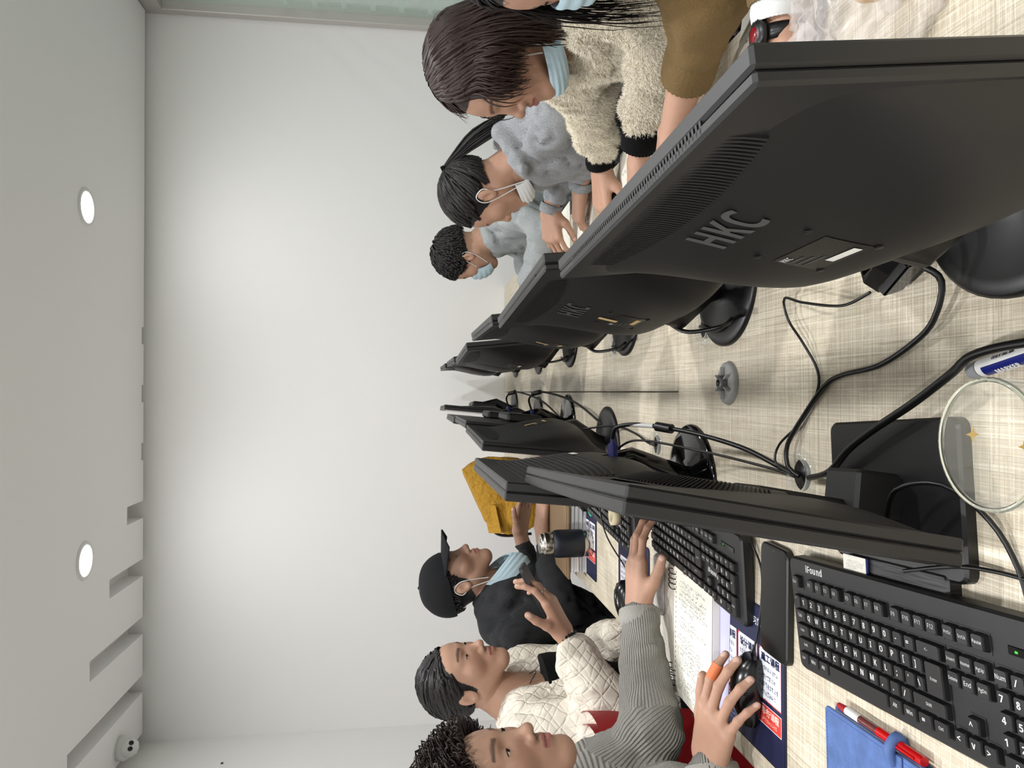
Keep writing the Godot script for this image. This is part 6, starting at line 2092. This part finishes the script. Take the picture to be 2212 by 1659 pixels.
	# dark turtleneck under the fleece, black top under the quilted jacket
	part(made[1], "black_collar", tubem(PackedVector3Array([Vector3(0.745, 0.975, -1.46), Vector3(0.72, 1.02, -1.46), Vector3(0.705, 1.045, -1.458)]), 0.066, 0.06, 20), knit_black)
	part(made[5], "black_top", tubem(curve([Vector3(-0.815, 0.93, -1.985), Vector3(-0.815, 0.89, -1.985), Vector3(-0.84, 0.8, -1.98), Vector3(-0.87, 0.66, -1.975)], 0.03), 0.1, 0.12, 24), knit_black)
	part(made[5], "necklace_cord", tubem(curve([Vector3(-0.86, 1.02, -1.94), Vector3(-0.79, 0.985, -1.955), Vector3(-0.755, 0.955, -1.985), Vector3(-0.79, 0.985, -2.03)], 0.01), 0.0012, 0.0012, 5), M.black)
	part(made[2], "white_collar", tubem(PackedVector3Array([Vector3(0.672, 0.955, -2.06), Vector3(0.65, 0.985, -2.066)]), 0.064, 0.06, 18), M.white)
	# bracelet, ring, plaster
	var wr: Vector3 = cast[5].wr_r
	var beads := G.new()
	for k in 18:
		var a := TAU * k / 18
		var dd: Vector3 = (cast[5].wr_r - cast[5].el_r).normalized()
		var xx := dd.cross(Vector3.UP).normalized()
		var yy := dd.cross(xx)
		beads.lathe(PackedVector2Array([Vector2(0.0, -0.0045), Vector2(0.004, -0.0025), Vector2(0.0047, 0.0), Vector2(0.004, 0.0025), Vector2(0.0, 0.0045)]), 8, Transform3D(Basis(), wr - dd * 0.012 + (xx * cos(a) * 1.25 + yy * sin(a)) * 0.025))
	part(made[5], "bead_bracelet", beads.mesh(), M.gloss)
	var j6: Array = cast[5].hands_spec[0].joints[1]
	part(made[5], "finger_ring", tubem(PackedVector3Array([j6[0].lerp(j6[1], 0.5), j6[0].lerp(j6[1], 0.58)]), 0.0098, 0.0098, 16), M.steel)
	var j7: Array = cast[6].hands_spec[1].joints[0]
	part(made[6], "orange_plaster", tubem(PackedVector3Array([j7[1].lerp(j7[2], 0.1), j7[1].lerp(j7[2], 0.5), j7[2].lerp(j7[3], 0.1)]), 0.0096, 0.0092, 18), mat(Color(0.85, 0.47, 0.28), 0.6))
	# black wristwatch
	var o := thing("wristwatch", "black rubber wristwatch with red face on the brown sweater's wrist", "watch", Vector3(0.482, 0.8015, -0.933))
	o.transform.basis = Basis.looking_at(Vector3(-0.24, -0.025, -0.045).normalized())
	part(o, "strap", lathem([Vector2(0.0285, -0.01), Vector2(0.031, -0.01), Vector2(0.031, 0.01), Vector2(0.0285, 0.01), Vector2(0.0285, -0.01)], 30), M.satin, T(0, 0, 0, 0, 90))
	var face := part(o, "case", lathem([Vector2(0.0, 0.009), Vector2(0.014, 0.009), Vector2(0.02, 0.006), Vector2(0.022, 0.0), Vector2(0.018, -0.003)], 8), M.satin, T(0, 0.03, 0, 22))
	part(face, "dial", lathem([Vector2(0.0, 0.0096), Vector2(0.01, 0.0096), Vector2(0.0105, 0.009)], 16), mat(Color(0.45, 0.04, 0.09), 0.25))
	# phone in the hand
	var ph := phone("black-cased phone held in the hand before the quilted jacket", Transform3D(), 0.074, 0.155, 0.0095, M.satin)
	var ld := Vector3(0.86, 0.47, -0.12).normalized()
	var ny := Vector3(-0.5, 0.85, -0.25)
	ny = (ny - ld * ny.dot(ld)).normalized()
	ph.transform = Transform3D(Basis(ny.cross(-ld), ny, -ld).orthonormalized(), Vector3(-0.502, 0.975, -1.84))
	# chairs
	var spots := [[1.0, -1.0, "the brown sweater"], [0.97, -1.45, "the fleece jacket"], [0.94, -2.02, "the ponytail student"], [0.92, -2.9, "the short-haired student"], [-0.93, -2.45, "the baseball cap wearer"], [-0.97, -1.97, "the quilted jacket"], [-0.94, -1.23, "the ribbed sweater"]]
	for s in spots:
		chair("dark swivel chair under the person in " + s[2] if not "student" in s[2] and not "wearer" in s[2] else "dark swivel chair under " + s[2], Vector3(s[0], 0, s[1]), -90 if s[0] > 0 else 90, M.dark_cloth)
	chair("empty red chair turned round between the quilted jacket and ribbed sweater", Vector3(-1.02, -0.03, -1.6), -86, M.red)

func quilt_texture() -> ImageTexture:
	var im := Image.create(256, 256, false, Image.FORMAT_L8)
	for y in 256:
		for x in 256:
			var a := absf(fposmod((x + y) / 64.0, 1.0) - 0.5) * 2.0
			var b := absf(fposmod((x - y) / 64.0, 1.0) - 0.5) * 2.0
			var v := 1.0 - pow(maxf(a, b), 9.0)
			im.set_pixel(x, y, Color(v, v, v))
	return ImageTexture.create_from_image(im)

func rib_texture() -> ImageTexture:
	var im := Image.create(64, 8, false, Image.FORMAT_L8)
	for y in 8:
		for x in 64:
			var v := 0.5 + 0.5 * cos(TAU * x / 64.0 * 4.0)
			im.set_pixel(x, y, Color(v, v, v))
	return ImageTexture.create_from_image(im)

# random speckle of the yarn, alike on and between the ribs
func rib_tone() -> ImageTexture:
	var im := Image.create(64, 64, false, Image.FORMAT_RGB8)
	var r := RandomNumberGenerator.new()
	r.seed = 3
	for y in 64:
		for x in 64:
			var v := 0.9 + r.randf_range(-0.08, 0.08)
			im.set_pixel(x, y, Color(v, v, v))
	return ImageTexture.create_from_image(im)

func add_fur(person: Node3D, s: Sdf, m: Material) -> void:
	var g := G.new()
	g.smooth = -1
	g.tri(Vector3(-0.0007, 0, 0), Vector3(0.0007, 0, 0), Vector3(0.0004, 0.01, 0.002), Vector3(0, 0, 1))
	g.tri(Vector3(0, 0, -0.0007), Vector3(0, 0, 0.0007), Vector3(0.001, 0.009, 0), Vector3(1, 0, 0))
	var mm := MultiMesh.new()
	mm.transform_format = MultiMesh.TRANSFORM_3D
	mm.mesh = g.mesh()
	var r := RandomNumberGenerator.new()
	r.seed = 99
	var spots: Array[Transform3D] = []
	for t in range(0, s.tris.size(), 3):
		var p0 := s.verts[s.tris[t]]
		if p0.y < 0.62:
			continue
		for k in 5:
			var u := r.randf()
			var v := r.randf() * (1.0 - u)
			var p := p0 + (s.verts[s.tris[t + 1]] - p0) * u + (s.verts[s.tris[t + 2]] - p0) * v
			var n := (s.norms[s.tris[t]] + Vector3(r.randf_range(-1, 1), r.randf_range(-1.2, 0.4), r.randf_range(-1, 1)) * 0.75).normalized()
			var x := n.cross(Vector3(r.randf_range(-1, 1), r.randf_range(-1, 1), r.randf_range(-1, 1))).normalized()
			spots.append(Transform3D(Basis(x, n, x.cross(n)) * Basis.from_scale(Vector3.ONE * r.randf_range(0.6, 1.25)), p - n * 0.001))
	mm.instance_count = spots.size()
	for i in spots.size():
		mm.set_instance_transform(i, spots[i])
	var o := MultiMeshInstance3D.new()
	o.name = "fleece_pile"
	o.multimesh = mm
	o.material_override = m
	o.set_meta("kind", "stuff")
	person.add_child(o)

func add_cap(person: Node3D, at: Transform3D) -> void:
	var m := cloth_mat(Color(0.13, 0.132, 0.138), 14.0, 0.04, 0.2, 0.85, 80)
	var g := G.new()
	g.grid(36, 14, func(u: float, v: float) -> Vector3:
		var az := u * TAU
		var low := -0.12 + 0.28 * (0.5 + 0.5 * cos(az))
		var el := lerpf(PI / 2, asin(clampf(low, -1, 1)), v)
		var d := Vector3(sin(az) * cos(el), sin(el), cos(az) * cos(el))
		return scalp(d, 0.016 + 0.006 * sin(v * PI)), Vector3.UP, 0, Vector3(0, 0.03, 0))
	var cap := part(person, "cap", g.mesh(), m, at)
	g = G.new()
	for k in 2:
		g.grid(16, 8, func(u: float, v: float) -> Vector3:
			var az := (u * 2 - 1) * 1.15
			var base := scalp(Vector3(sin(az), 0.2, cos(az)), 0.016)
			var far := Vector3(sin(az) * 0.088, 0.052, 0.095 + 0.082 * cos(az * 0.95))
			var p := base.lerp(far, v)
			return p + Vector3(0, -0.018 * pow(absf(u * 2 - 1), 2.0) * v - 0.004 * v - 0.003 * k, 0), Vector3(0, -1 if k else 1, 0), k)
	part(cap, "brim", g.mesh(), m)
	part(cap, "button", lathem([Vector2(0.0, 0.006), Vector2(0.005, 0.004), Vector2(0.007, 0.0)], 12), m, T(0, 0.142, -0.012))
	part(cap, "seam", tubem(curve([scalp(Vector3(0, 0.25, 1), 0.0205), scalp(Vector3(0, 0.8, 0.7), 0.0225), scalp(Vector3(0, 1, 0), 0.018), scalp(Vector3(0, 0.8, -0.7), 0.0225), scalp(Vector3(0, 0.0, -1), 0.0205)], 0.012), 0.001, 0.001, 5), m)

func _ready() -> void:
	rng.seed = 2024
	view_and_light()
	make_materials()
	make_room()
	make_desks()
	make_fixtures()
	make_screens()
	make_desk_things()
	make_people()
